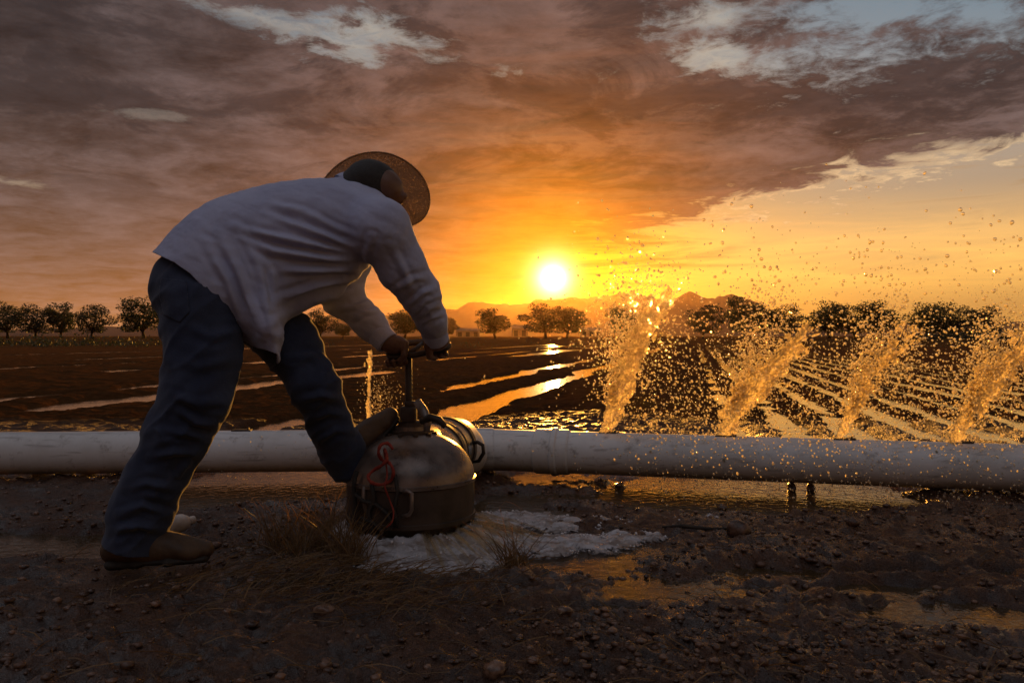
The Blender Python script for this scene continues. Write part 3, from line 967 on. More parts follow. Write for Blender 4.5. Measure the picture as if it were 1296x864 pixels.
def straw_material():
    m, g, out = mat('straw')
    co = objcoord(g)
    v = g.voronoi(co, 330.0, 'F1', 'Distance')
    n = g.noise(co, 25.0, 4, 0.6)
    col = g.mix(n, (0.09, 0.052, 0.024), (0.20, 0.12, 0.055))
    nb = g.bump(v, 0.8, 0.003)
    b = principled(g, None, **{'Base Color': col, 'Roughness': 0.7, 'Normal': nb})
    tr = g.node('ShaderNodeBsdfTranslucent'); g.put(tr.inputs[0], g.sc(col, 1.4))
    mx = g.node('ShaderNodeMixShader'); mx.inputs[0].default_value = 0.22
    g.t.links.new(b.outputs[0], mx.inputs[1]); g.t.links.new(tr.outputs[0], mx.inputs[2])
    tp = g.node('ShaderNodeBsdfTransparent')
    mx2 = g.node('ShaderNodeMixShader'); g.put(mx2.inputs[0], g.m('MULTIPLY', g.sstep(v, 0.50, 0.62), 0.6))
    g.t.links.new(mx.outputs[0], mx2.inputs[1]); g.t.links.new(tp.outputs[0], mx2.inputs[2])
    g.t.links.new(mx2.outputs[0], out.inputs[0])
straw_material()

def pvc_material():
    m, g, out = mat('white_pvc')
    co = objcoord(g)
    n = g.noise(co, 2.2, 6, 0.65)
    n2 = g.noise(co, 14.0, 7, 0.7)
    mp = g.node('ShaderNodeMapping'); g.put(mp.inputs['Vector'], co); g.put(mp.inputs['Scale'], (1.0, 14.0, 14.0))
    n3 = g.noise(mp.outputs[0], 3.0, 5, 0.6)
    col = g.mix(g.sstep(n, 0.35, 0.7), (0.70, 0.70, 0.71), (0.56, 0.54, 0.52))
    dirt = g.m('MAXIMUM', g.m('MULTIPLY', g.sstep(n2, 0.54, 0.72), 0.6), g.m('MULTIPLY', g.sstep(n3, 0.55, 0.70), 0.45))
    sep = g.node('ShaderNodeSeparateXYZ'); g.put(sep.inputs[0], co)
    low = g.m('MULTIPLY', g.m('SUBTRACT', 1.0, g.sstep(g.m('ADD', sep.outputs[2], g.m('MULTIPLY', n2, 0.06)), 0.03, 0.10)), 0.75)   # browner towards the underside
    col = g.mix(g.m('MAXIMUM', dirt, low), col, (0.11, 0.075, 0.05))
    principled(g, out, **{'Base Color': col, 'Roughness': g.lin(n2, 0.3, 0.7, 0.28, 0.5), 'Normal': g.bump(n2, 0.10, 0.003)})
pvc_material()

def water_in_air(name, clear, silt, col):
    """Aerated silty water: part lets light straight through, part scatters it forward, part refracts."""
    m, g, out = mat(name)
    n = g.noise(objcoord(g), 90.0, 4, 0.6)
    nb = g.bump(n, 0.5, 0.006)
    gl = g.node('ShaderNodeBsdfGlass'); gl.inputs['IOR'].default_value = 1.33; gl.inputs['Roughness'].default_value = 0.02
    g.put(gl.inputs['Color'], (1.0, 0.95, 0.84)); g.put(gl.inputs['Normal'], nb)
    tr = g.node('ShaderNodeBsdfTranslucent'); g.put(tr.inputs[0], col); g.put(tr.inputs['Normal'], nb)
    tp = g.node('ShaderNodeBsdfTransparent'); g.put(tp.inputs[0], (1.0, 0.96, 0.88))
    m0 = g.node('ShaderNodeMixShader'); g.put(m0.inputs[0], g.lin(n, 0.35, 0.65, max(silt - 0.25, 0.0), min(silt + 0.25, 1.0)))
    g.t.links.new(gl.outputs[0], m0.inputs[1]); g.t.links.new(tr.outputs[0], m0.inputs[2])
    back = g.node('ShaderNodeNewGeometry').outputs['Backfacing']      # light leaves the water unhindered
    mx = g.node('ShaderNodeMixShader'); g.put(mx.inputs[0], g.m('MAXIMUM', back, clear))
    g.t.links.new(m0.outputs[0], mx.inputs[1]); g.t.links.new(tp.outputs[0], mx.inputs[2])
    g.t.links.new(mx.outputs[0], out.inputs[0])
water_in_air('silty_jet', 0.20, 0.62, (0.98, 0.90, 0.70))
water_in_air('clear_water', 0.55, 0.0, (0.95, 0.9, 0.8))
water_in_air('drop_water', 0.10, 0.38, (0.98, 0.92, 0.75))
def foam_material():
    m, g, out = mat('foam')
    co = objcoord(g)
    v = g.voronoi(co, 150.0, 'F1', 'Distance')
    v2 = g.voronoi(co, 60.0, 'F1', 'Distance')
    mp = g.node('ShaderNodeMapping'); g.put(mp.inputs['Vector'], co); g.put(mp.inputs['Scale'], (1.0, 2.2, 1.0))
    n = g.noise(mp.outputs[0], 9.0, 7, 0.65)
    n2 = g.noise(co, 50.0, 4, 0.65)
    at = g.node('ShaderNodeAttribute', attribute_name='thick').outputs['Fac']
    col = g.mix(g.sstep(n, 0.38, 0.64), (0.74, 0.70, 0.72), (0.34, 0.27, 0.23))
    nb = g.bump(v2, 0.3, 0.006); nb = g.bump(v, 0.35, 0.003, nb)
    b = principled(g, None, **{'Base Color': col, 'Roughness': 0.22, 'Normal': nb, 'IOR': 1.33})
    tr = g.node('ShaderNodeBsdfTranslucent'); g.put(tr.inputs[0], col)
    m0 = g.node('ShaderNodeMixShader'); m0.inputs[0].default_value = 0.3
    g.t.links.new(b.outputs[0], m0.inputs[1]); g.t.links.new(tr.outputs[0], m0.inputs[2])
    tp = g.node('ShaderNodeBsdfTransparent')
    mx = g.node('ShaderNodeMixShader')
    k = g.m('ADD', at, g.m('ADD', g.m('MULTIPLY', g.m('SUBTRACT', n2, 0.5), 0.9), g.m('MULTIPLY', g.m('SUBTRACT', n, 0.5), 0.9)))
    g.put(mx.inputs[0], g.sstep(k, 0.12, 0.42))
    g.t.links.new(tp.outputs[0], mx.inputs[1]); g.t.links.new(m0.outputs[0], mx.inputs[2])
    g.t.links.new(mx.outputs[0], out.inputs[0])
foam_material()
m_simple('bubble', (0.70, 0.66, 0.66), (0.6, 0.55, 0.54), 20, 0.15)

# ================================================================== irrigation pipe
def along(p0, p1, t):
    return p0 + (p1 - p0) * t
def at_px(p0, p1, px):
    """Parameter along a ground line where it crosses photo column px."""
    k = (px - 648) / FPX
    # x0 + t dx = k (y0 + t dy)
    return (k * p0[1] - p0[0]) / ((p1[0] - p0[0]) - k * (p1[1] - p0[1]))
PZ = 0.117
def pipe_frame(p0, p1):
    d = np.array([p1[0] - p0[0], p1[1] - p0[1], 0.0]); d /= np.linalg.norm(d)
    n = np.array([-d[1], d[0], 0.0])
    M = Matrix(((d[0], n[0], 0), (d[1], n[1], 0), (0, 0, 1)))
    return d, n, M
def pipe_gate(parent, p0, p1, px, open_):
    t = at_px(p0, p1, px)
    c = along(p0, p1, t); d, n, M3 = pipe_frame(p0, p1)
    top = np.array([c[0], c[1], PZ + PIPE_R])
    b = MB()   # frame round the slot
    for s in (-1, 1):
        b.box(top + n * 0.018 * s + np.array([0, 0, 0.000]), (0.085, 0.008, 0.010), M3, 0.002)
        b.box(top + d * 0.046 * s + np.array([0, 0, 0.000]), (0.008, 0.044, 0.010), M3, 0.002)
    fr = b.build('gate', MATS['dark_steel'], parent, False)
    b = MB(); b.box(top + d * (0.030 if open_ else 0.0) + np.array([0, 0, 0.004]), (0.05 if open_ else 0.082, 0.026, 0.006), M3, 0.0015)
    b.box(top + d * 0.035 + np.array([0, 0, 0.010]), (0.008, 0.024, 0.010), M3, 0.002)
    b.build('slide', MATS['dark_steel'], fr, False)
    return top
def pipe_run(name, label, p0, p1, gates, joints):
    mid = (p0 + p1) / 2
    e = empty(name, (mid[0], mid[1], 0), label=label, cat='pipe')
    a = np.array([p0[0], p0[1], PZ]); c = np.array([p1[0], p1[1], PZ])
    d, n, M3 = pipe_frame(p0, p1)
    b = MB()
    q = np.linspace(0, 1, 40)
    b.tube([a + (c - a) * t for t in q], PIPE_R, 64)
    b.build('pipe_barrel', MATS['white_pvc'], e, True, 40)
    for px in joints:
        t = at_px(p0, p1, px); o = a + (c - a) * t
        b = MB()
        prof = [(-0.105, .1115), (-0.095, .1185), (-0.014, .1190), (-0.006, .1275), (0.016, .1275), (0.024, .1190), (0.075, .1180), (0.085, .1112)]
        b.tube([o + d * s for s, r in prof], [r for s, r in prof], 64, False)
        b.build('bell_joint', MATS['white_pvc'], e, True, 30)
    tops = [pipe_gate(e, p0, p1, px, op) for px, op in gates]
    return e, tops
_, topsL = pipe_run('gated_pipe', 'white gated irrigation pipe running left behind the man\'s legs', PL0, PL1, [(208, False), (306, False), (470, True)], [])
_, topsR = pipe_run('gated_pipe', 'white gated irrigation pipe right of the valve, under four water jets', PR0, PR1, [(770, True), (918, True), (1068, True), (1216, True)], [702])
# ================================================================== valve
VC = np.array([-0.378, 2.98])
def valve():
    e = empty('irrigation_valve', (VC[0], VC[1], 0), label='domed steel irrigation valve with tall stem and tee handle under the man\'s boot', cat='valve')
    T = Matrix.Translation((VC[0], VC[1], 0))
    b = MB()
    b.lathe([(0.236, 0.060), (0.241, 0.060), (0.241, 0.075), (0.2365, 0.078), (0.2365, 0.188), (0.236, 0.192), (0.225, 0.192), (0.225, 0.06), (0.236, 0.060)], T, 72)
    b.build('skirt', MATS['dark_steel'], e, True, 35)
    prof = [(0.236, 0.194), (0.243, 0.195), (0.2435, 0.207), (0.237, 0.209)]
    for k in range(15):
        a = R(4 + 72 * k / 14)
        prof.append((0.236 * math.cos(a) ** 0.92, 0.210 + 0.165 * math.sin(a) ** 1.05))
    prof += [(0.062, 0.372), (0.060, 0.395)]
    b = MB(); b.lathe(prof, T, 72)
    dome = b.build('dome', MATS['cast_steel'], e, True, 35)
    b = MB(); b.lathe([(0.0, 0.190), (0.236, 0.192)], T, 48); b.build('inner_plate', MATS['dark_steel'], e, True)
    b = MB(); b.lathe([(0.205, -0.10), (0.205, 0.085)], T, 48); b.build('riser', MATS['dark_steel'], e, True)
    # bolts round the neck
    for k in range(10):
        a = 2 * math.pi * k / 10
        b = MB(); b.lathe([(0.0, 0.372), (0.010, 0.372), (0.010, 0.357), (0.010, 0.345)], Matrix.Translation((VC[0] + .088 * math.cos(a), VC[1] + .088 * math.sin(a), 0)), 6)
        b.build('bolt', MATS['dark_steel'], dome, False)
    b = MB(); b.lathe([(0.075, 0.366), (0.075, 0.378), (0.050, 0.382), (0.046, 0.410), (0.036, 0.414), (0.0, 0.416)], T, 32)
    b.build('bonnet', MATS['dark_steel'], e, True, 35)
    # stem with thread
    top = P(517, 448, 2.96)
    sx, sy = VC[0] - 0.006, VC[1] - 0.01
    b = MB(); b.tube([(sx, sy, 0.36), (top[0], top[1], top[2])], 0.0125, 14)
    stem = b.build('stem', MATS['dark_steel'], e)
    for k in range(9):
        z = 0.47 + 0.016 * k
        b = MB(); b.lathe([(0.0125, -0.004), (0.0155, 0.0), (0.0125, 0.004)], Matrix.Translation((sx + (top[0] - sx) * (z - .36) / (top[2] - .36), sy, z)), 14)
        b.build('thread_ring', MATS['dark_steel'], stem)
    # packing block with claw lever
    b = MB()
    b.box((sx + .000, sy - .01, 0.440), (0.058, 0.060, 0.060), None, 0.008)
    b.box((sx + .006, sy - .01, 0.478), (0.040, 0.045, 0.022), None, 0.006)
    blk = b.build('packing_block', MATS['dark_steel'], e, True, 35)
    b = MB()
    b.tube([P(528, 508, 2.90), P(536, 520, 2.88), P(541, 534, 2.86), P(540, 546, 2.85)], [0.016, 0.018, 0.015, 0.011], 10)
    b.build('bracket', MATS['cast_steel'], e)
    b = MB()
    b.tube([P(533, 533, 2.86), P(545, 528, 2.84), P(556, 531, 2.83), P(562, 538, 2.83), P(560, 541, 2.83)], [0.012, 0.014, 0.013, 0.011, 0.007], 10)
    b.build('claw_lever', MATS['dark_steel'], e)
    # loop handle held by both hands
    b = MB()
    loop = [P(500, 452, 2.95), P(526, 449, 2.94), P(552, 443, 2.95), P(567, 438, 2.98), P(562, 433, 3.03), P(535, 433, 3.06), P(510, 435, 3.05), P(496, 441, 3.01), P(492, 448, 2.97)]
    pts = []
    n = len(loop)
    for i in range(n):
        p0, p1, p2, p3 = [loop[(i + q) % n] for q in (-1, 0, 1, 2)]
        for t in np.linspace(0, 1, 5)[:-1]:
            pts.append(0.5 * ((2 * p1) + (-p0 + p2) * t + (2 * p0 - 5 * p1 + 4 * p2 - p3) * t * t + (-p0 + 3 * p1 - 3 * p2 + p3) * t ** 3))
    pts.append(pts[0])
    b.tube(pts, 0.0115, 10, False)
    b.build('hand_wheel', MATS['dark_steel'], e)
    b = MB(); b.tube([P(517, 448, 2.955), P(528, 440, 3.0), P(535, 434, 3.055)], 0.009, 8); b.build('spoke', MATS['dark_steel'], e)
    # outlet barrel towards the pipe
    A_, B_ = np.array([-0.365, 3.03, 0.245]), np.array([-0.292, 3.56, 0.232])
    ax = (B_ - A_) / np.linalg.norm(B_ - A_)
    L = np.linalg.norm(B_ - A_)
    b = MB(); b.tube([A_ + ax * s for s in np.linspace(0, L, 8)], 0.132, 56, False); brl = b.build('outlet_barrel', MATS['bright_steel'], e, True)
    for s0, w, r in ((0.27, 0.045, 0.139), (L - 0.03, 0.05, 0.140), (0.36, 0.012, 0.1355)):
        b = MB(); b.tube([A_ + ax * (s0 - w / 2), A_ + ax * (s0 - w / 2 + .003), A_ + ax * (s0 + w / 2 - .003), A_ + ax * (s0 + w / 2)], [0.131, r, r, 0.131], 56, False)
        b.build('clamp_band', MATS['dark_steel'], brl, True, 30)
    b = MB()
    b.tube([P(597, 561, 3.50), P(604, 559, 3.48), P(611, 563, 3.47), P(612, 573, 3.47), P(606, 583, 3.48), P(599, 584, 3.50), P(596, 576, 3.50), P(597, 561, 3.50)], 0.0085, 8)
    b.build('clamp_latch', MATS['dark_steel'], e)
    # carrying handles
    for pts_, nm in (([P(511, 622, 2.742), P(516, 621, 2.725), P(521, 624, 2.722), P(521, 645, 2.722), P(518, 651, 2.725), P(509, 653, 2.742)], 'carry_handle'),
                     ([P(464, 612, 2.80), P(461, 616, 2.785), P(460, 630, 2.785), P(463, 645, 2.785), P(467, 650, 2.80)], 'carry_handle')):
        b = MB(); b.tube(pts_, 0.0075, 8); b.build(nm, MATS['cast_steel'], e)
    # dark straps hanging on the left of the skirt
    for pts_ in ([(452, 596), (447, 615), (450, 640), (446, 662), (455, 676)], [(470, 612), (474, 630), (466, 648), (472, 668), (468, 680)], [(446, 622), (460, 634), (476, 638), (490, 650), (498, 668)],
                 [(500, 600), (503, 622), (498, 645), (505, 668)], [(456, 655), (470, 660), (484, 672), (480, 684)]):
        b = MB(); b.tube([P(x_, y_, 2.98 - math.sqrt(max(0.248 ** 2 - ((x_ - 648) / FPX * 2.80 - VC[0]) ** 2, 0.001)) - 0.006 * (k_ % 2)) for k_, (x_, y_) in enumerate(pts_)], [0.007] * len(pts_), 8)
        b.build('strap', MATS['boot_sole'], e)
    # rubber sleeve and tee that joins the two pipe runs
    b = MB()
    pth = [np.array([-0.292, 3.555, 0.232]), np.array([-0.270, 3.72, 0.220]), np.array([-0.253, 3.90, 0.175]), np.array([-0.243, 4.10, 0.125]), np.array([-0.24, 4.31, 0.11])]
    b.tube(pth, [0.129, 0.128, 0.122, 0.116, 0.110], 48, False)
    b.build('pvc_elbow', MATS['white_pvc'], e, True)
    b = MB()
    a0 = np.array([-0.36, 4.298, PZ]); a1 = np.array([-0.10, 4.300, PZ])
    b.tube([a0, a0 + (a1 - a0) * .5, a1], 0.1165, 48, True); b.build('pvc_tee', MATS['white_pvc'], e, True, 40)
    return e
valve()
def rope():
    pts = [(497, 568), (491, 561), (482, 563), (479, 573), (484, 582), (493, 586), (498, 597), (494, 608), (482, 613), (470, 610), (466, 602), (474, 594), (484, 588), (490, 579), (486, 569), (490, 600), (487, 615), (493, 632), (498, 647), (496, 660), (488, 668)]
    P3 = [P(x, y, 2.725 + 0.012 * math.sin(i * 1.9) - (0.0 if y < 610 else 0.012)) for i, (x, y) in enumerate(pts)]
    sm = []
    for i in range(len(P3) - 1):
        p0, p1, p2, p3 = P3[max(i - 1, 0)], P3[i], P3[i + 1], P3[min(i + 2, len(P3) - 1)]
        for t in np.linspace(0, 1, 6)[:-1]:
            sm.append(0.5 * ((2 * p1) + (-p0 + p2) * t + (2 * p0 - 5 * p1 + 4 * p2 - p3) * t * t + (-p0 + 3 * p1 - 3 * p2 + p3) * t ** 3))
    rad = [(0.0058 if i < 5 * 14 else 0.0030) * (0.8 + 0.4 * ((i * 7919) % 13) / 13) for i in range(len(sm))]
    b = MB(); b.tube(sm, rad, 8)
    b.build('rope', MATS['rope'], None, True, label='knotted red rope hanging down the front of the steel valve', cat='rope')
rope()

# ================================================================== the man
PHI = R(26)
FW = np.array([math.cos(PHI), math.sin(PHI), 0.0])
LF = np.array([-math.sin(PHI), math.cos(PHI), 0.0])
man = empty('person', (-0.98, 2.58, 0.0), label='man in a pale long sleeved shirt, jeans and straw hat bending over the valve', cat='person')
BLO, BHI = (-1.42, 2.28, -0.02), (-0.12, 3.32, 1.42)

# joints
RH, RK, RA = P(252, 366, 2.58), P(247, 512, 2.50), P(170, 684, 2.51)
LH, LK, LA = P(300, 374, 2.82), P(400, 492, 2.74), P(446, 578, 2.93)
PEL = P(250, 350, 2.68)
NECK, HEAD = P(452, 248, 2.82), P(474, 243, 2.80)
RS, RE, RW = P(482, 290, 2.63), P(531, 370, 2.75), P(552, 427, 2.915)
LS, LE, LW = P(455, 300, 2.99), P(430, 374, 3.02), P(488, 431, 2.955)
HN = np.array([-0.10, 0.78, -0.60]); HN /= np.linalg.norm(HN)          # crown direction of the bowed head
HL = np.array([-0.966, 0.0, 0.28]); HL -= HN * (HL @ HN); HL /= np.linalg.norm(HL)
HF = np.cross(HL, HN)
FACE = -0.97 * HL + 0.15 * HF; FACE /= np.linalg.norm(FACE)                    # he looks right and down
SIDE = np.cross(HN, FACE)
GRIP_L, GRIP_R = P(502, 450, 2.952), P(553, 441, 2.955)

def body():
    f = Field(BLO, BHI, 0.006)
    f.econe(P(258, 362, 2.68), P(300, 340, 2.70), LF, (0.13, 0.16), (0.15, 0.165), 0.04)
    f.econe(P(300, 340, 2.70), P(375, 305, 2.75), LF, (0.15, 0.165), (0.15, 0.17), 0.04)
    f.econe(P(375, 305, 2.75), P(440, 280, 2.80), LF, (0.15, 0.17), (0.10, 0.16), 0.04)
    f.cone(P(440, 275, 2.80), HEAD, 0.075, 0.062, 0.03)
    f.chain([RH, RK, RA], [0.085, 0.062, 0.042], 0.03)
    f.chain([LH, LK, LA], [0.085, 0.062, 0.042], 0.03)
    f.chain([RA, np.array([-1.10, 2.53, 0.06]), np.array([-1.0, 2.55, 0.05])], [0.042, 0.04, 0.03], 0.02)
    f.chain([LA, P(470, 560, 2.97), P(495, 545, 3.0)], [0.042, 0.04, 0.03], 0.02)
    for S, E, W in ((RS, RE, RW), (LS, LE, LW)):
        f.chain([S, E, W], [0.06, 0.045, 0.029], 0.03)
    # head
    M3 = np.stack([SIDE, FACE, HN], 1)
    f.ellip(HEAD, (0.080, 0.100, 0.110), M3, 0.02)
    f.ellip(HEAD + FACE * 0.050 - HN * 0.035, (0.050, 0.050, 0.060), M3, 0.03)          # jaw
    f.cone(HEAD + FACE * 0.088 + HN * 0.01, HEAD + FACE * 0.112 - HN * 0.028, 0.010, 0.015, 0.012)  # nose
    f.cone(HEAD + FACE * 0.085 + SIDE * 0.03 + HN * .022, HEAD + FACE * 0.085 - SIDE * 0.03 + HN * .022, 0.012, 0.012, 0.012)  # brow
    f.cone(HEAD + FACE * 0.088 + SIDE * 0.02 - HN * .058, HEAD + FACE * 0.088 - SIDE * 0.02 - HN * .058, 0.009, 0.009, 0.008)  # lips
    for s in (-1, 1):
        f.ellip(HEAD + SIDE * 0.090 * s - HN * 0.01, (0.014, 0.022, 0.034), M3, 0.006)
    # hands gripping the wheel rim
    for grip, W, e, side in ((GRIP_L, LW, np.array([0.96, 0.0, 0.10]), 1), (GRIP_R, RW, np.array([0.93, 0.25, 0.12]), -1)):
        e = e / np.linalg.norm(e)
        a = grip - W; a -= e * (a @ e); a /= np.linalg.norm(a)
        n = np.cross(e, a)
        if n[1] < 0: n = -n                                                        # fingers go over the far side
        pc = grip - a * 0.040 - n * 0.004
        f.cone(W, pc, 0.030, 0.034, 0.02)
        f.ellip(pc, (0.046, 0.030, 0.024), np.stack([e, a, n], 1), 0.02)
        for k in range(4):
            o = e * (0.0215 * (k - 1.5)) * 1.0
            sc_ = (0.92, 1.0, 0.97, 0.85)[k]
            def q(ang, r): return grip + o + (a * math.cos(R(ang)) + n * math.sin(R(ang))) * r * sc_
            f.chain([q(150, 0.044), q(85, 0.040), q(15, 0.036), q(-55, 0.034)], [0.0120, 0.0112, 0.0104, 0.0092], 0.004)
        t0 = pc - e * 0.038 * side * -1 - n * 0.012
        f.chain([t0, grip - n * 0.034 + e * 0.034 * side, grip - n * 0.030 + a * 0.020 + e * 0.018 * side], [0.015, 0.0125, 0.010], 0.006)
    V, F = f.mesh()
    V = relax(V, F, 1, 0.4)
    obj('body', mesh_of('body', V, F), MATS['skin'], man, label='tanned bare hands, neck and head of the man')
    # hair: cap over the head, run down the neck as shade under the brim
    f = Field(HEAD - 0.20, HEAD + 0.20, 0.006)
    f.ellip(HEAD + HN * 0.008 - FACE * 0.010, (0.094, 0.110, 0.128), M3, 0.01)
    f.cone(HEAD, NECK, 0.092, 0.090, 0.02)
    V, F = f.mesh()
    rel = V - HEAD
    s = 0.070 - (rel @ FACE)
    V, F = clip_mesh(V, F, s)
    obj('hair', mesh_of('hair', V, F), MATS['hair'], man)
body()

def shirt():
    f = Field((-1.36, 2.28, 0.55), (-0.14, 3.34, 1.42), 0.0058)
    st = [((247, 366), 2.665, 0.165, 0.195), ((284, 351), 2.685, 0.222, 0.205), ((324, 329), 2.715, 0.222, 0.212),
          ((375, 311), 2.745, 0.212, 0.215), ((420, 292), 2.775, 0.175, 0.205), ((455, 276), 2.80, 0.115, 0.175)]
    for (c0, y0, u0, w0), (c1, y1, u1, w1) in zip(st[:-1], st[1:]):
        f.econe(P(*c0, y0), P(*c1, y1), LF, (u0, w0), (u1, w1), 0.05)
    f.econe(P(236, 352, 2.655), P(252, 364, 2.665), LF, (0.090, 0.165), (0.165, 0.195), 0.05)
    # loose front tail
    f.econe(P(318, 372, 2.64), P(340, 425, 2.60), LF, (0.10, 0.15), (0.045, 0.12), 0.06)
    f.econe(P(330, 405, 2.61), P(347, 452, 2.585), LF, (0.05, 0.11), (0.020, 0.07), 0.04)
    # shoulders and sleeves
    f.chain([P(452, 268, 2.74), RS, P(508, 338, 2.69), RE, P(545, 403, 2.84), RW + (RW - RE) * 0.0], [0.085, 0.092, 0.076, 0.064, 0.051, 0.044], 0.045)
    f.chain([P(448, 275, 2.88), LS, LE, P(468, 408, 2.985), LW], [0.085, 0.088, 0.074, 0.056, 0.044], 0.04)
    # collar
    f.cone(P(440, 252, 2.80), P(455, 246, 2.825), 0.085, 0.075, 0.02)
    V, F = f.mesh()
    V = relax(V, F, 2, 0.5)
    N = vnormals(V, F)
    x, y = project(V)
    # folds pulled between armpit, back and hem
    folds = [([(458, 318), (405, 296), (335, 272)], 6.5, 6), ([(460, 326), (400, 311), (330, 296), (290, 285)], 8, 6), ([(462, 334), (405, 326), (345, 318), (305, 300)], 9, 6.5),
             ([(463, 342), (410, 342), (350, 343)], 8, 6), ([(460, 350), (400, 362), (350, 380)], 8, 6), ([(445, 300), (385, 268), (330, 256)], 5, 6),
             ([(452, 366), (400, 380), (352, 405)], 8, 7), ([(300, 285), (328, 335), (345, 410)], 6, 7), ([(278, 295), (305, 352), (330, 425)], 7, 7), ([(258, 305), (288, 355), (312, 420)], 6, 7),
             ([(320, 300), (345, 350), (352, 400)], 5, 6), ([(470, 300), (464, 322), (468, 345)], 4, 6),
             ([(500, 368), (520, 354), (542, 350)], 4, 5), ([(515, 388), (535, 370), (550, 366)], 5, 4.5), ([(530, 405), (543, 390), (556, 386)], 4, 4),
             ([(530, 412), (545, 402), (560, 398)], 5, 3.5), ([(495, 310), (510, 340), (522, 370)], 4, 6), ([(430, 392), (450, 388), (470, 380)], 5, 4), ([(445, 405), (460, 396), (478, 392)], 5, 4)]
    disp = np.zeros(len(V))
    for pts, amp, w in folds:
        d = poly_dist(x, y, pts)
        # fade towards both ends
        (ex, ey), (sx, sy) = pts[-1], pts[0]
        L = math.hypot(ex - sx, ey - sy)
        end = np.minimum(np.hypot(x - ex, y - ey), np.hypot(x - sx, y - sy)) / (0.30 * L)
        w *= 0.72
        disp += 0.0015 * amp * (np.exp(-(d / w) ** 2) - 0.7 * np.exp(-((d - 1.8 * w) / (0.9 * w)) ** 2)) * np.clip(end, 0.15, 1)
    ang = R(22)
    uu = x * math.cos(ang) + y * math.sin(ang); vv = -x * math.sin(ang) + y * math.cos(ang)
    disp += 0.010 * (fbm(uu * 0.018, vv * 0.065, V[:, 1] * 6, octaves=3, seed=41) - 0.5)
    disp += 0.004 * (fbm(V[:, 0] * 40, V[:, 2] * 40, V[:, 1] * 40, octaves=2, seed=43) - 0.5)
    V = V + N * disp[:, None]
    # hem: cut along a falling line (kept side is up / right of it)
    hem = [(150, 300), (198, 321), (220, 331), (240, 346), (258, 364), (274, 386), (288, 410), (302, 428), (325, 440), (352, 449), (360, 470)]
    hx = np.array([p[0] for p in hem], float); hy = np.array([p[1] for p in hem], float)
    x, y = project(V)
    s = np.interp(x, hx, hy) - y + 3.0 * (fbm(x * 0.05, y * 0.05, octaves=2, seed=3) - 0.5)
    s = np.where(x > 352, 20 + 0 * s, s)
    s = np.minimum(s, 30)
    # cuffs: cut the sleeve ends flat
    for (E, W) in ((RE, RW), (LE, LW)):
        d = (W - E) / np.linalg.norm(W - E)
        t = (V - W) @ d
        near = np.linalg.norm(V - W, axis=1) < 0.10
        s = np.where(near, np.minimum(s, -(t - 0.006) * 350), s)
    # neck opening
    nd = (NECK - P(425, 262, 2.79)); nd /= np.linalg.norm(nd)
    near = np.linalg.norm(V - P(455, 246, 2.825), axis=1) < 0.13
    s = np.where(near, np.minimum(s, -((V - P(457, 243, 2.83)) @ nd) * 350 + 6), s)
    V, F = clip_mesh(V, F, s)
    o = obj('shirt', mesh_of('shirt', V, F), MATS['shirt_cloth'], man, label='loose pale long sleeved shirt with hanging tail')
    md = o.modifiers.new('thick', 'SOLIDIFY'); md.thickness = 0.004; md.offset = -1.0
    # cuffs as bands
    for (E, W) in ((RE, RW), (LE, LW)):
        d = (W - E) / np.linalg.norm(W - E)
        b = MB()
        b.tube([W - d * 0.040, W - d * 0.037, W + d * 0.012, W + d * 0.014, W + d * 0.010, W - d * .03], [0.046, 0.0485, 0.0455, 0.043, 0.041, 0.041], 24, False)
        b.build('cuff', MATS['shirt_cloth'], o, True, 50)
    # collar band
    c = P(452, 247, 2.825)
    b = MB(); b.tube([c - nd * 0.035, c - nd * .02, c + nd * 0.024, c + nd * 0.026, c + nd * .01], [0.094, 0.095, 0.088, 0.085, 0.080], 28, False)
    b.build('collar', MATS['shirt_cloth'], o, True, 50)
    return o
shirt()

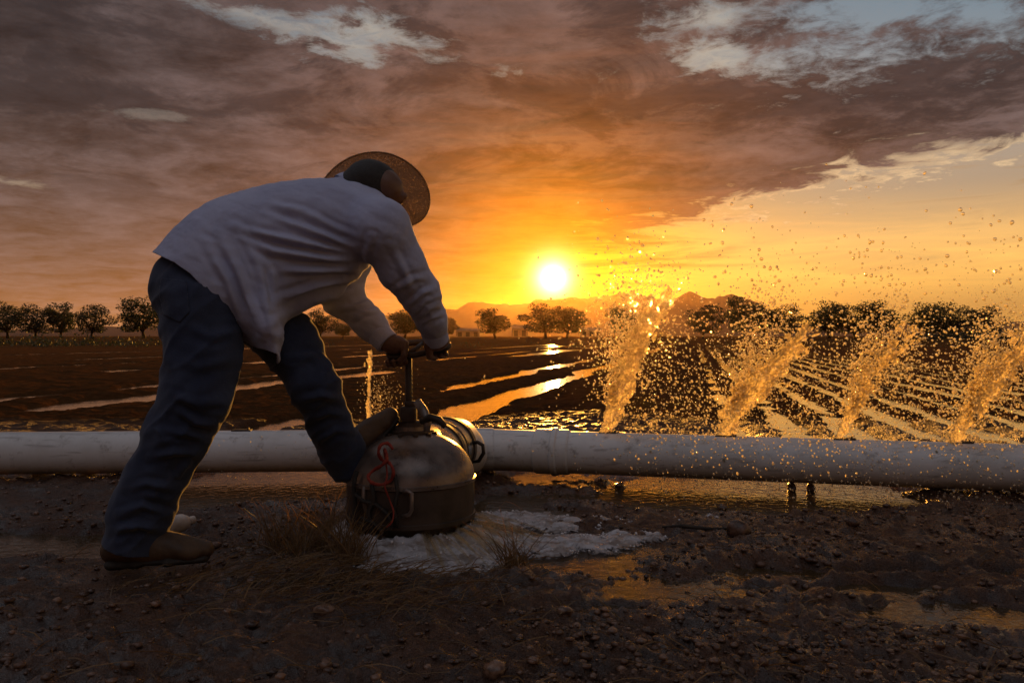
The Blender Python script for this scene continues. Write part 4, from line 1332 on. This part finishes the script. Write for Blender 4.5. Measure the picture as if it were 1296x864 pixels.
def jeans():
    f = Field((-1.42, 2.26, 0.0), (-0.40, 3.22, 1.12), 0.006)
    f.ellip(P(256, 366, 2.68), (0.140, 0.170, 0.125), None, 0.04)
    f.econe(P(262, 346, 2.68), P(290, 335, 2.69), LF, (0.115, 0.155), (0.12, 0.155), 0.04)
    f.ellip(P(240, 366, 2.62), (0.118, 0.12, 0.130), None, 0.05)
    K1 = P(256, 452, 2.54)
    f.chain([P(255, 385, 2.575), K1, P(247, 505, 2.50), P(225, 550, 2.50), P(196, 605, 2.505), P(180, 645, 2.51), P(172, 684, 2.515)],
            [0.130, 0.117, 0.104, 0.096, 0.090, 0.093, 0.100], 0.03)
    f.chain([P(305, 375, 2.82), P(365, 432, 2.76), P(399, 490, 2.735), P(418, 535, 2.81), P(432, 566, 2.88), P(441, 585, 2.92)],
            [0.125, 0.100, 0.084, 0.076, 0.076, 0.080], 0.03)
    V, F = f.mesh()
    V = relax(V, F, 2, 0.5)
    N = vnormals(V, F)
    x, y = project(V)
    folds = [([(225, 520), (250, 535), (272, 538)], 9, 6), ([(205, 545), (235, 548), (262, 556)], 8, 6), ([(215, 500), (250, 512), (285, 505)], 6, 7), ([(190, 580), (220, 572), (250, 575)], 7, 6),
             ([(225, 600), (232, 590), (238, 585)], 6, 5), ([(160, 620), (185, 612), (225, 618)], 6, 6), ([(150, 650), (180, 640), (212, 650)], 8, 6), ([(140, 672), (175, 664), (208, 672)], 8, 6),
             ([(215, 450), (250, 465), (300, 455)], 4, 8), ([(230, 410), (265, 425), (310, 420)], 5, 8), ([(375, 510), (405, 500), (435, 505)], 6, 6), ([(385, 535), (415, 522), (442, 525)], 7, 6),
             ([(400, 560), (425, 545), (446, 545)], 7, 5), ([(360, 455), (390, 450), (415, 460)], 5, 7)]
    disp = np.zeros(len(V))
    for pts, amp, w in folds:
        d = poly_dist(x, y, pts)
        (ex, ey), (sx, sy) = pts[-1], pts[0]
        L = math.hypot(ex - sx, ey - sy)
        end = np.minimum(np.hypot(x - ex, y - ey), np.hypot(x - sx, y - sy)) / (0.35 * L)
        w *= 0.7
        disp += 0.0011 * amp * (0.4 + 1.3 * fbm(x * 0.03, y * 0.03, octaves=2, seed=int(amp * 7 + pts[0][1]))) * (np.exp(-(d / w) ** 2) - 0.6 * np.exp(-((d - 1.9 * w) / w) ** 2)) * np.clip(end, 0.1, 1)
    # side seam
    seam = [(262, 345), (262, 400), (258, 460), (246, 520), (215, 580), (196, 620), (188, 665)]
    disp += 0.0025 * np.exp(-(poly_dist(x, y, seam) / 1.8) ** 2)
    rid = 1 - np.abs(fbm((V[:, 0] + V[:, 2]) * 4, (V[:, 2] - V[:, 0]) * 10, V[:, 1] * 5, octaves=2, seed=52) - 0.5) * 2
    disp += 0.011 * (np.clip(rid, 0, 1) ** 3 - 0.55) + 0.008 * (fbm(V[:, 0] * 12, V[:, 2] * 12, V[:, 1] * 12, octaves=3, seed=51) - 0.5)
    V = V + N * disp[:, None]
    s = np.full(len(V), 1.0)
    for A_, K_ in ((P(171, 690, 2.515), P(182, 640, 2.51)), (P(446, 592, 2.935), P(425, 545, 2.83))):
        d = (A_ - K_) / np.linalg.norm(A_ - K_)
        near = np.linalg.norm(V - A_, axis=1) < 0.2
        s = np.where(near, np.minimum(s, -((V - A_) @ d) * 50), s)
    V, F = clip_mesh(V, F, s)
    o = obj('jeans', mesh_of('jeans', V, F), MATS['denim'], man, label='dark blue denim jeans')
    md = o.modifiers.new('thick', 'SOLIDIFY'); md.thickness = 0.004; md.offset = -1.0
    # back pocket: patch that follows the seat
    Vt = np.array(V); xq, yq = project(Vt); Nn = vnormals(V, F)
    poly = [(205, 352), (236, 356), (240, 395), (228, 408), (208, 398), (202, 370)]
    def inside(px, py):
        c = np.zeros(len(px), bool)
        for (x0, y0), (x1, y1) in zip(poly, poly[1:] + poly[:1]):
            cr = ((y0 > py) != (y1 > py)) & (px < (x1 - x0) * (py - y0) / (y1 - y0 + 1e-9) + x0)
            c ^= cr
        return c
    sgn = np.where(inside(xq, yq), 1, -1) * poly_dist(xq, yq, poly + poly[:1])
    sgn = np.where(Vt[:, 1] < 2.64, sgn, -5.0)
    pv, pf = clip_mesh(Vt + Nn * 0.0035, F, sgn)
    if len(pf):
        p = obj('back_pocket', mesh_of('back_pocket', pv, pf), MATS['denim'], o)
        md = p.modifiers.new('thick', 'SOLIDIFY'); md.thickness = 0.003; md.offset = -1.0
jeans()

def boot(heel, toe, ankle_dir, upn, label):
    heel = np.asarray(heel, float); toe = np.asarray(toe, float)
    d = toe - heel; L = np.linalg.norm(d); d /= L
    upn = np.asarray(upn, float); upn -= d * (upn @ d); upn /= np.linalg.norm(upn)
    s = np.cross(d, upn)
    lo = np.minimum(heel, toe) - 0.26; hi = np.maximum(heel, toe) + 0.26
    f = Field(lo, hi, 0.005)
    w = lambda t, h: heel + d * (t * L) + upn * h
    f.econe(w(.12, .058), w(.45, .060), s, (0.040, 0.040), (0.042, 0.042), 0.03)
    f.econe(w(.45, .058), w(.78, .048), s, (0.042, 0.043), (0.033, 0.050), 0.03)
    f.econe(w(.78, .048), w(.90, .046), s, (0.033, 0.050), (0.028, 0.040), 0.02)
    f.cone(w(.36, .075), w(.62, .062), 0.048, 0.040, 0.03)
    A_ = w(.25, .09)
    f.cone(A_, A_ + np.asarray(ankle_dir) * 0.14, 0.056, 0.060, 0.03)
    V, F = f.mesh()
    V = relax(V, F, 1)
    N = vnormals(V, F)
    V = V + N * (0.005 * (fbm(V[:, 0] * 30, V[:, 1] * 30, V[:, 2] * 30, octaves=3, seed=61) - 0.5))[:, None]
    hgt = (V - heel) @ upn
    V, F = clip_mesh(V, F, hgt - 0.022)
    e = obj('boot', mesh_of('boot', V, F), MATS['boot_leather'], man, label=label)
    f = Field(lo, hi, 0.005)
    f.econe(w(.10, .018), w(.32, .018), s, (0.020, 0.042), (0.018, 0.040), 0.012)
    f.econe(w(.32, .022), w(.60, .022), s, (0.014, 0.040), (0.016, 0.050), 0.015)
    f.econe(w(.60, .020), w(.90, .022), s, (0.016, 0.053), (0.016, 0.044), 0.015)
    V, F = f.mesh()
    obj('sole', mesh_of('sole', V, F), MATS['boot_sole'], e)
boot((-1.280, 2.475, 0.004), (-0.945, 2.545, 0.006), (RK - RA) / np.linalg.norm(RK - RA), (0, 0, 1), 'brown leather boot planted on the mud')
boot(P(436, 610, 2.91), P(512, 527, 3.02), (LK - LA) / np.linalg.norm(LK - LA), (-0.62, -0.25, 0.74), 'brown leather boot braced on the valve dome')

def hat():
    cen = P(472, 243, 2.86)
    e = empty('hat', tuple(Vector(cen) - man.location))
    e.parent = man
    e['label'] = 'wide brimmed open weave straw hat'
    bl = HL
    def pt(r, a, off=0.0):
        cx, cy = math.cos(a), math.sin(a)
        rx, ry = r * 0.92, r * 0.86
        curl = max(0.0, (r - 0.10) / 0.11)
        lift = 0.026 * curl ** 1.8 * abs(cx) ** 1.6 - 0.030 * curl ** 1.5 * max(0, abs(cy) - .25)
        wav = 0.004 * math.sin(3 * a + .7) * curl
        return cen + bl * (rx * cx) + HF * (ry * cy) + HN * (lift + wav + off)
    seg, rings = 96, 14
    V, F = [], []
    for i in range(rings):
        r = 0.088 + (0.222 - 0.088) * i / (rings - 1)
        for k in range(seg):
            V.append(pt(r, 2 * math.pi * k / seg))
    for i in range(rings - 1):
        for k in range(seg):
            F.append((i * seg + k, (i + 1) * seg + k, (i + 1) * seg + (k + 1) % seg, i * seg + (k + 1) % seg))
    br = obj('brim', mesh_of('brim', V, F), MATS['straw'], e)
    md = br.modifiers.new('thick', 'SOLIDIFY'); md.thickness = 0.003
    b = MB(); b.tube([pt(0.222, 2 * math.pi * k / seg) for k in range(seg + 1)], 0.0035, 6, False); b.build('brim_edge', MATS['straw'], br)
    V, F = [], []
    prof = [(0.088, 0.0), (0.090, 0.03), (0.086, 0.075), (0.078, 0.105), (0.060, 0.118), (0.035, 0.112), (0.01, 0.104), (0.0005, 0.102)]
    for r, h in prof:
        for k in range(seg):
            a = 2 * math.pi * k / seg
            V.append(cen + bl * r * .94 * math.cos(a) + HF * r * 1.08 * math.sin(a) + HN * (h - (0.012 * max(0, math.sin(a)) if h > .07 else 0)))
    for i in range(len(prof) - 1):
        for k in range(seg):
            F.append((i * seg + k, i * seg + (k + 1) % seg, (i + 1) * seg + (k + 1) % seg, (i + 1) * seg + k))
    cr = obj('crown', mesh_of('crown', V, F), MATS['straw'], e)
    md = cr.modifiers.new('thick', 'SOLIDIFY'); md.thickness = 0.003
    b = MB(); b.tube([cen + HN * .004, cen + HN * .026], [0.0925, 0.093], 64, False); b.build('hat_band', MATS['boot_sole'], e)
hat()

# ================================================================== flying water
ICO = None
def ico(sub):
    bm = bmesh.new(); bmesh.ops.create_icosphere(bm, subdivisions=sub, radius=1.0)
    V = np.array([v.co[:] for v in bm.verts]); F = np.array([[v.index for v in f.verts] for f in bm.faces]); bm.free()
    return V, F
def drops_mesh(name, pos, rad, vel, stretch, sub=2, wob=0.18, seed=1):
    """One small wobbly ball per drop, drawn out along its path."""
    r = np.random.default_rng(seed)
    V0, F0 = ico(sub)
    n = len(pos)
    v = vel / (np.linalg.norm(vel, axis=1)[:, None] + 1e-9)
    ref = np.where(np.abs(v[:, 2:3]) < 0.9, np.array([[0, 0, 1.0]]), np.array([[1.0, 0, 0]]))
    a = np.cross(v, ref); a /= np.linalg.norm(a, axis=1)[:, None]
    b = np.cross(a, v)
    ph = r.random((n, 3)) * 6.28
    w = 1 + wob * np.sin(V0[None, :, 0] * 2.1 + ph[:, None, 0]) * np.cos(V0[None, :, 1] * 2.4 + ph[:, None, 1]) + wob * 0.6 * np.sin(V0[None, :, 2] * 3.0 + ph[:, None, 2])
    L = V0[None] * w[..., None] * rad[:, None, None]
    P3 = pos[:, None, :] + L[..., 0:1] * a[:, None, :] + L[..., 1:2] * b[:, None, :] + (L[..., 2:3] * stretch[:, None, None]) * v[:, None, :]
    F = (F0[None] + (np.arange(n) * len(V0))[:, None, None]).reshape(-1, 3)
    return mesh_of(name, P3.reshape(-1, 3), F)

GRAV = np.array([0, 0, -9.81])
# the jets: base on the pipe, photo points of the axis, width of the core in metres
jet_defs = [
    (topsR[0], [(764, 541), (776, 515), (788, 488), (798, 462), (806, 440), (822, 405), (842, 375)], [0.020, 0.042, 0.052, 0.052, 0.046, 0.052, 0.042], 'leftmost golden water jet leaping from the right hand pipe'),
    (topsR[1], [(914, 549), (926, 524), (942, 500), (962, 480), (984, 462), (1004, 440), (1020, 415)], [0.018, 0.042, 0.055, 0.060, 0.050, 0.042, 0.030], 'second water jet, the broad splashing one left of centre right'),
    (topsR[2], [(1058, 555), (1076, 522), (1094, 492), (1112, 466), (1130, 446), (1143, 428), (1150, 414)], [0.016, 0.024, 0.029, 0.034, 0.034, 0.026, 0.016], 'third water jet, slim and leaning right'),
    (topsR[3], [(1203, 560), (1222, 527), (1242, 498), (1262, 475), (1280, 456), (1292, 440), (1300, 425)], [0.018, 0.034, 0.048, 0.058, 0.052, 0.042, 0.026], 'rightmost thick water jet at the picture edge'),
    (topsL[2], [(466, 543), (466, 520), (466, 497), (467, 474), (468, 455), (470, 446)], [0.007, 0.008, 0.008, 0.008, 0.007, 0.005], 'thin water jet rising behind the valve stem'),
]
def jet(top, pts, wid, label, seed):
    r = np.random.default_rng(seed)
    thin = wid[1] < 0.015
    wid = [w_ * (1.0 if thin else 1.25) for w_ in wid]
    Y0 = top[1]
    path = [P(px, py, Y0 + 0.05 * i / len(pts)) for i, (px, py) in enumerate(pts)]
    path[0] = np.array([path[0][0], Y0, top[2] - 0.02])
    path = np.array(path)
    lo, hi = path.min(0) - 0.16, path.max(0) + 0.16
    f = Field(lo, hi, 0.0052 if not thin else 0.004)
    n = len(path)
    def axis(t):
        t = min(max(t, 0), 0.9999) * (n - 1); i = int(t); u = t - i
        return path[i] * (1 - u) + path[i + 1] * u, wid[i] * (1 - u) + wid[i + 1] * u, path[i + 1] - path[i]
    # body of the jet, then noise that frays it more and more towards the top
    m_ = 26
    for i in range(m_):
        a, wa, _ = axis(i / m_); b, wb, _ = axis((i + 1) / m_)
        f.cone(a, b, wa * (0.95 if not thin else 1.0), wb * (0.95 if not thin else 1.0), 0.012)
    ax = [f.lo[i] + f.h * np.arange(f.n[i]) for i in range(3)]
    X = np.stack(np.meshgrid(*ax, indexing='ij'), -1)
    hfr = np.clip((X[..., 2] - path[0][2]) / (path[-1][2] - path[0][2]), 0, 1)
    band = f.f < 0.09
    q = X[band]; hq = hfr[band]
    d0 = path[-1] - path[0]; d0 /= np.linalg.norm(d0)
    al = q @ d0
    q2 = q - np.outer(al, d0) * 0.45            # drawn out along the flow
    n1 = fbm(q2[:, 0] * 30, q2[:, 1] * 30, q2[:, 2] * 30 - seed, octaves=4, gain=0.62, seed=seed) - 0.5
    amp = (0.090 + 0.17 * hq) if not thin else (0.02 + 0.03 * hq)
    f.f[band] += (n1 * amp + (0.007 + 0.034 * hq if not thin else 0.0)).astype(np.float32)
    for k in range(40 if thin else 170):
        t = r.random() ** 0.9
        c, w, d = axis(t)
        o = r.normal(size=3) * w * (0.9 + 0.8 * t) * np.array([1, .7, 1.0])
        rr = (0.0028 + 0.0060 * r.random() ** 2.4) * (0.7 if thin else 1)
        dd = r.normal(size=3) * 0.5 + d / np.linalg.norm(d)
        ln = 0.012 * r.random()
        f.cone(c + o - dd * ln, c + o + dd * ln, rr, rr * .6, 0.005)
    V, F = f.mesh()
    obj('water_jet', mesh_of('water_jet', V, F), MATS['silty_jet'], None, label=label, cat='water jet', group='jets from the pipe gates')
for i, (top, pts, wid, label) in enumerate(jet_defs):
    jet(top, pts, wid, label, 300 + i)

def droplets():
    r = np.random.default_rng(404)
    pos, rad, vel = [], [], []
    def ballistic(base, v0, spread, n, tmax, rmin, rmax, pw=2.2, tmin=0.05):
        v = np.array(v0) + r.normal(size=(n, 3)) * np.array(spread)
        t = tmin + (tmax - tmin) * r.random(n)
        p = base + v * t[:, None] + 0.5 * GRAV * (t ** 2)[:, None]
        ok = p[:, 2] > 0.02
        pos.append(p[ok]); vel.append((v + GRAV * t[:, None])[ok])
        rad.append((rmin + (rmax - rmin) * r.random(n) ** pw)[ok])
    bases = [d[0] for d in jet_defs]
    vx = [(0.45, 0.15, 3.45), (0.80, 0.15, 3.15), (0.80, 0.15, 3.15), (0.80, 0.15, 3.05)]
    for b, v in zip(bases[:4], vx):
        ballistic(b, v, (0.42, 0.35, 0.50), 1300, 0.75, 0.0020, 0.0070)
        ballistic(b, v, (0.26, 0.18, 0.45), 1500, 0.36, 0.0020, 0.0066)
        ballistic(b, (v[0] * .6, -0.35, 3.1), (0.55, 0.45, 0.6), 700, 0.95, 0.0016, 0.0052, tmin=0.35)
    # highest drops, seen dark against the sky
    for b in bases[:4]:
        ballistic(b, (0.35, 0.0, 4.15), (0.34, 0.3, 0.36), 80, 0.62, 0.0030, 0.0090, 1.6, 0.28)
    # drops raining down in front of the pipe
    n = 5200
    x = r.uniform(0.25, 2.6, n); y = r.uniform(3.05, 3.95, n); z = r.random(n) ** 1.0 * 0.60
    keep = r.random(n) < sst(x, 0.2, 1.1)
    p = np.stack([x, y, z + 0.01], 1)[keep]
    pos.append(p); vel.append(np.stack([r.normal(0.7, .5, n), r.normal(-.3, .3, n), r.normal(-2.6, .5, n)], 1)[keep]); rad.append((0.0015 + 0.0036 * r.random(n) ** 2)[keep])
    # the thick curtain behind the jets
    n = 7000
    x = r.uniform(0.5, 3.2, n); y = r.uniform(3.9, 5.4, n); z = 0.05 + r.random(n) ** 1.2 * 0.95
    keep = r.random(n) < np.clip(1.15 - z * 1.15, 0.03, 1) * sst(x - 0.12 * (y - 4), 0.42, 0.75)
    pos.append(np.stack([x, y, z], 1)[keep]); vel.append(np.stack([r.normal(0.8, .6, n), r.normal(.2, .3, n), r.normal(-1.0, 1.8, n)], 1)[keep]); rad.append((0.0020 + 0.0052 * r.random(n) ** 2)[keep])
    # the small jet on the left
    ballistic(bases[4], (0.25, -0.05, 2.0), (0.26, 0.15, 0.35), 620, 0.45, 0.0013, 0.0036)
    ballistic(bases[0], (0.30, 0.1, 3.5), (0.42, 0.3, 0.42), 1300, 0.6, 0.0020, 0.0064)
    n = 110
    x = r.uniform(-1.6, -0.75, n); y = r.uniform(3.7, 4.05, n)
    pos.append(np.stack([x, y, r.uniform(0.02, 0.26, n)], 1)); vel.append(np.tile([0.4, -.2, -2.2], (n, 1))); rad.append(0.0012 + 0.0018 * r.random(n) ** 2)
    # drips under the left run
    n = 16
    x = r.uniform(-1.5, -1.2, n)
    pos.append(np.stack([x, np.full(n, 4.17), r.uniform(-0.02, 0.02, n)], 1)); vel.append(np.tile([0.0, 0, -2.2], (n, 1))); rad.append(np.full(n, 0.0022))
    pos = np.vstack(pos); vel = np.vstack(vel); rad = np.concatenate(rad)
    sp = np.linalg.norm(vel, axis=1)
    st = 1.0 + np.clip(sp * 0.22, 0, 1.2) * r.random(len(pos))
    big = rad > 0.0048
    for nm, m, sub in (('water_droplets', big, 2), ('water_droplets', ~big, 1)):
        obj(nm, drops_mesh(nm, pos[m], rad[m], vel[m], st[m], sub), MATS['drop_water'], None, kind='stuff',
            label='larger flying drops above the jets' if sub == 2 else 'fine golden spray of drops round the jets', cat='spray')
droplets()

# ================================================================== foam and outflow round the valve
def foam():
    spots = [(530, 706, .22), (560, 712, .16), (500, 710, .16), (478, 700, .10), (590, 695, .20), (640, 680, .20), (690, 682, .20), (740, 680, .16), (785, 676, .13), (820, 672, .08), (700, 655, .20), (640, 652, .20), (760, 655, .14), (860, 655, .08), (905, 650, .06)]
    cs = [(G(x, y, 0.0), r_) for x, y, r_ in spots]
    xs = np.arange(-0.75, 0.85, 0.0065); ys = np.arange(2.25, 3.75, 0.0065)
    X, Y = np.meshgrid(xs, ys)
    m = np.full(X.shape, -1.0)
    for c, r_ in cs:
        m = np.maximum(m, 1 - np.hypot((X - c[0]), (Y - c[1]) * 1.05) / r_)
    m = m + 0.95 * (fbm(X * 4, Y * 9, octaves=5, gain=.6, seed=81) - 0.5)
    ringd = np.hypot(X - VC[0], Y - VC[1])
    m = np.maximum(m, np.where(Y < VC[1] + 0.1, 0.75 - np.abs(ringd - 0.25) / 0.11, -1) + 0.5 * (fbm(X * 7, Y * 7, octaves=4, seed=82) - 0.5))
    puff = np.abs(fbm(X * 16, Y * 16, octaves=4, gain=.6, seed=83) - 0.5) * 2
    h = WATER_Z + 0.002 + 0.024 * sst(m, -0.1, 0.6) + 0.030 * sst(m, 0.0, 0.6) * (puff - 0.35) + 0.003 * (fbm(X * 60, Y * 60, octaves=2, seed=85) - .5)
    h = h + 0.042 * np.exp(-((ringd - 0.235) / 0.075) ** 2) * sst(m, 0.0, 0.5)
    ny, nx = X.shape
    i = np.arange(nx * ny).reshape(ny, nx)
    F = np.stack([i[:-1, :-1], i[:-1, 1:], i[1:, 1:], i[1:, :-1]], -1).reshape(-1, 4)
    ok = (m > -0.14).ravel()[F].all(1)
    V = np.stack([X, Y, h], -1).reshape(-1, 3); F = F[ok]
    used = np.zeros(len(V), bool); used[F.ravel()] = True
    mp = np.cumsum(used) - 1
    me = mesh_of('foam', V[used], mp[F])
    at = me.attributes.new('thick', 'FLOAT', 'POINT'); at.data.foreach_set('value', np.clip(m.ravel()[used] * 0.95 + 0.06, 0, 1).astype(np.float32))
    obj('foam', me, MATS['foam'], None, kind='stuff', label='white foam churned up round the valve foot', cat='foam')
    # bubbles on top of it
    r = np.random.default_rng(91)
    top = np.argwhere((m > 0.12))
    pick = top[r.integers(len(top), size=700)]
    p = np.stack([X[pick[:, 0], pick[:, 1]], Y[pick[:, 0], pick[:, 1]], h[pick[:, 0], pick[:, 1]] + 0.001], 1) + r.normal(size=(700, 3)) * 0.002
    obj('foam_bubbles', drops_mesh('foam_bubbles', p, 0.002 + 0.005 * r.random(700) ** 3, np.tile([0, 0, 1.0], (700, 1)), np.ones(700), 1), MATS['bubble'], None,
        kind='stuff', label='small bubbles riding on the white foam', cat='foam')
    # water fanning out from under the skirt
    b = MB()
    for k in range(46):
        a = R(r.uniform(-75, 25))
        ca, sa = math.cos(a), math.sin(a)
        L = r.uniform(0.12, 0.34)
        z0 = r.uniform(0.02, 0.058)
        pts = []
        for u in np.linspace(0, 1, 5):
            rr = 0.222 + L * u
            pts.append((VC[0] + rr * ca, VC[1] + rr * sa, z0 * (1 - u * u) + WATER_Z * u * u + 0.004))
        w = r.uniform(0.002, 0.006)
        b.tube(pts, [w * .8, w, w * .9, w * .7, w * .4], 5)
    b.build('outflow', MATS['clear_water'], None, True, kind='stuff', label='clear water fanning out from under the valve skirt', cat='water')
foam()

# ================================================================== grass
def blade(V, F, base, tip, w, sag, r):
    """A thin folded blade from base to tip."""
    base, tip = np.asarray(base, float), np.asarray(tip, float)
    d = tip - base
    s = np.cross(d, r.normal(size=3)); s /= (np.linalg.norm(s) + 1e-9)
    n0 = len(V)
    for i, u in enumerate((0, .35, .7, 1.0)):
        c = base + d * u + np.array([0, 0, sag * math.sin(u * math.pi)])
        ww = w * (1, .9, .6, .08)[i]
        V.append(c - s * ww); V.append(c + s * ww)
    for i in range(3):
        a = n0 + 2 * i
        F.append((a, a + 1, a + 3, a + 2))
def tussock(name, label, spots, n, hmin, hmax, lean, w, seed, extra=()):
    r = np.random.default_rng(seed)
    V, F = [], []
    for k in range(n):
        c, rad = spots[r.integers(len(spots))]
        c = G(*c)
        bx, by = c[0] + r.normal(0, rad * .5), c[1] + r.normal(0, rad * .5)
        z = -0.015
        h = hmin + (hmax - hmin) * r.random() ** 1.6
        a = r.random() * 6.28
        q = lean * (0.3 + r.random())
        tip = (bx + h * q * math.cos(a), by + h * q * math.sin(a) * .8, z + h)
        blade(V, F, (bx, by, z), tip, w * (.6 + .8 * r.random()), h * .12, r)
    for b_, t_ in extra:
        blade(V, F, b_, t_, w * .9, 0.01, r)
    o = obj(name, mesh_of(name, V, np.array(F), False), MATS['dry_grass'], None, label=label, cat='grass')
    return o
tussock('grass_tussock', 'shaggy dry grass clump between the man\'s boots and the valve', [((395, 690), .09), ((430, 695), .08), ((410, 672), .10), ((370, 700), .07), ((445, 705), .06), ((350, 690), .05)], 760, 0.04, 0.20, 0.85, 0.0014, 501)
tussock('grass_tussock', 'small grass tuft with tall dry stalks in front of the foam', [((652, 712), .045), ((645, 716), .03)], 110, 0.04, 0.15, 0.9, 0.0014, 502,
        [(G(651, 712), P(640, 634, 2.52)), (P(640, 634, 2.52), P(624, 660, 2.50)), (P(640, 634, 2.52), P(668, 652, 2.5)), (G(653, 712), P(652, 588, 2.56)), (G(648, 712), P(632, 640, 2.50)), (G(655, 714), P(700, 690, 2.45))])
def straw_litter():
    r = np.random.default_rng(601)
    V, F = [], []
    n = 1500
    mat_ = np.arange(n) < 900                    # flattened mat in front of the clumps, the rest loose
    cx = np.where(mat_, r.normal(430, 115, n), r.uniform(0, 1296, n))
    cy = np.where(mat_, np.clip(r.normal(735, 24, n), 690, 815), 640 + 224 * r.random(n))
    c = np.array([G(x_, y_) for x_, y_ in zip(cx, cy)])
    zz = ground_h(c[:, 0], c[:, 1]) + 0.006
    for k in range(n):
        z = zz[k]
        if z < WATER_Z: continue
        a = r.normal(0.2, 0.7) if mat_[k] else r.random() * 6.28
        L = 0.04 + 0.16 * r.random() ** 1.5
        blade(V, F, (c[k, 0], c[k, 1], z), (c[k, 0] + L * math.cos(a), c[k, 1] + L * math.sin(a), z + r.uniform(-.004, .03) * (1 if mat_[k] else .4)), 0.0010 + 0.0008 * r.random(), r.uniform(0, .02), r)
    obj('straw_litter', mesh_of('straw_litter', V, np.array(F), False), MATS['dry_grass'], None, kind='stuff', label='dry straw scattered and flattened on the mud', cat='straw')
straw_litter()

# ================================================================== stones and clods
def gravel():
    r = np.random.default_rng(701)
    V0, F0 = ico(1)
    n = 34000
    u = r.random(n)
    y = 1.45 + 2.7 * u ** 1.25
    x = r.uniform(-0.72, 0.74, n) * y
    dens = fbm(x * 1.3, y * 1.3, octaves=3, seed=703)
    rightish = sst(x, -0.4, 0.5)
    keep = r.random(n) < sst(dens, 0.33, 0.60) * (0.40 + 0.60 * rightish) + 0.14
    x, y = x[keep], y[keep]
    z = ground_h(x, y)
    n = len(x)
    s = 0.0018 + 0.0120 * r.random(n) ** 6
    s[r.random(n) < 0.012] *= 2.0
    q = r.normal(size=(n, 3, 3))
    P3 = np.empty((n, len(V0), 3))
    sc_ = np.stack([s * r.uniform(.8, 1.5, n), s * r.uniform(.8, 1.5, n), s * r.uniform(.45, .85, n)], 1)
    jit = 1 + 0.28 * (r.random((n, len(V0))) - 0.5)
    ang = r.random(n) * 6.28
    L = V0[None] * jit[..., None] * sc_[:, None, :]
    ca, sa = np.cos(ang)[:, None], np.sin(ang)[:, None]
    P3[..., 0] = x[:, None] + L[..., 0] * ca - L[..., 1] * sa
    P3[..., 1] = y[:, None] + L[..., 0] * sa + L[..., 1] * ca
    P3[..., 2] = z[:, None] + L[..., 2] + (s * 0.25)[:, None]
    F = (F0[None] + (np.arange(n) * len(V0))[:, None, None]).reshape(-1, 3)
    lum = np.arange(n)
    half = r.random(n) < 0.5
    for nm, sel, mt in (('gravel', half, 'stone'), ('mud_crumbs', ~half, 'clod')):
        Vs = P3[sel].reshape(-1, 3)
        Fs = (F0[None] + (np.arange(sel.sum()) * len(V0))[:, None, None]).reshape(-1, 3)
        obj(nm, mesh_of(nm, Vs, Fs, False), MATS[mt], None, kind='stuff', label='loose %s scattered over the near mud' % nm.replace('_', ' '), cat='gravel')
gravel()

def lump(name, mt, c, size, seed, label, cat):
    V, F = ico(3)
    n = fbm(V[:, 0] * 1.6 + seed, V[:, 1] * 1.6, V[:, 2] * 1.6, octaves=4, seed=seed)
    V = V * (0.70 + 0.6 * n)[:, None] * np.asarray(size) + np.asarray(c)
    return obj(name, mesh_of(name, V, F), MATS[mt], None, label=label, cat=cat)
c = G(935, 676); lump('mud_clod', 'clod', (c[0], c[1], 0.012), (.045, .04, .045), 5, 'dark mud clod standing up at the end of the foam streak', 'clod')
for px in (1000, 1024):
    t = at_px(PR0, PR1, px); c = along(PR0, PR1, t)
    lump('mud_clod', 'clod', (c[0], c[1] - 0.02, -0.016), (.018, .04, .026), px, ('left' if px == 1000 else 'right') + ' of two dark mud clods wedged under the right hand pipe', 'clod')
c = G(715, 775); lump('field_stone', 'stone', (c[0], c[1], 0.004), (.022, .018, .013), 6, 'pale flat pebble below the grass tuft near the bottom', 'stone')
c = G(410, 775); lump('field_stone', 'stone', (c[0], c[1], 0.006), (.030, .022, .016), 7, 'rounded pebble on the bare mud below the flattened grass', 'stone')
b = MB(); a0, a1 = G(838, 668), G(924, 672)
b.tube([a0 + [0, 0, .004], a0 * .7 + a1 * .3 + [0, 0, .012], a0 * .35 + a1 * .65 + [0, 0, .006], a1 + [0, 0, .010]], [.004, .008, .007, .004], 8)
b.build('stick', MATS['wood_stick'], None, True, label='thin dark stick lying along the foam edge', cat='stick')
# pale rounded plastic piece behind the boot
def bottle():
    a, b_ = G(212, 676), G(258, 664)
    ax = (b_ - a) / np.linalg.norm(b_ - a)
    a = a + np.array([0, 0, 0.030]); L = 0.17
    e = empty('plastic_bottle', (a[0], a[1], 0), label='pale rounded plastic bottle lying in mud behind the planted boot', cat='bottle')
    m = MB()
    prof = [(0, .002), (.002, .024), (.008, .031), (.02, .034), (.045, .034), (.048, .0325), (.052, .034), (.095, .034), (.098, .0325), (.102, .034), (.125, .033), (.145, .024), (.152, .015), (.160, .0135)]
    m.tube([a - ax * .06 + ax * s for s, r_ in prof], [r_ for s, r_ in prof], 28, False)
    m.build('bottle_body', MATS['pale_plastic'], e, True, 50)
    m = MB(); m.tube([a + ax * .098, a + ax * .100, a + ax * .118, a + ax * .120], [.012, .0155, .0155, .012], 20); m.build('cap', MATS['pale_plastic'], e, True, 40)
bottle()
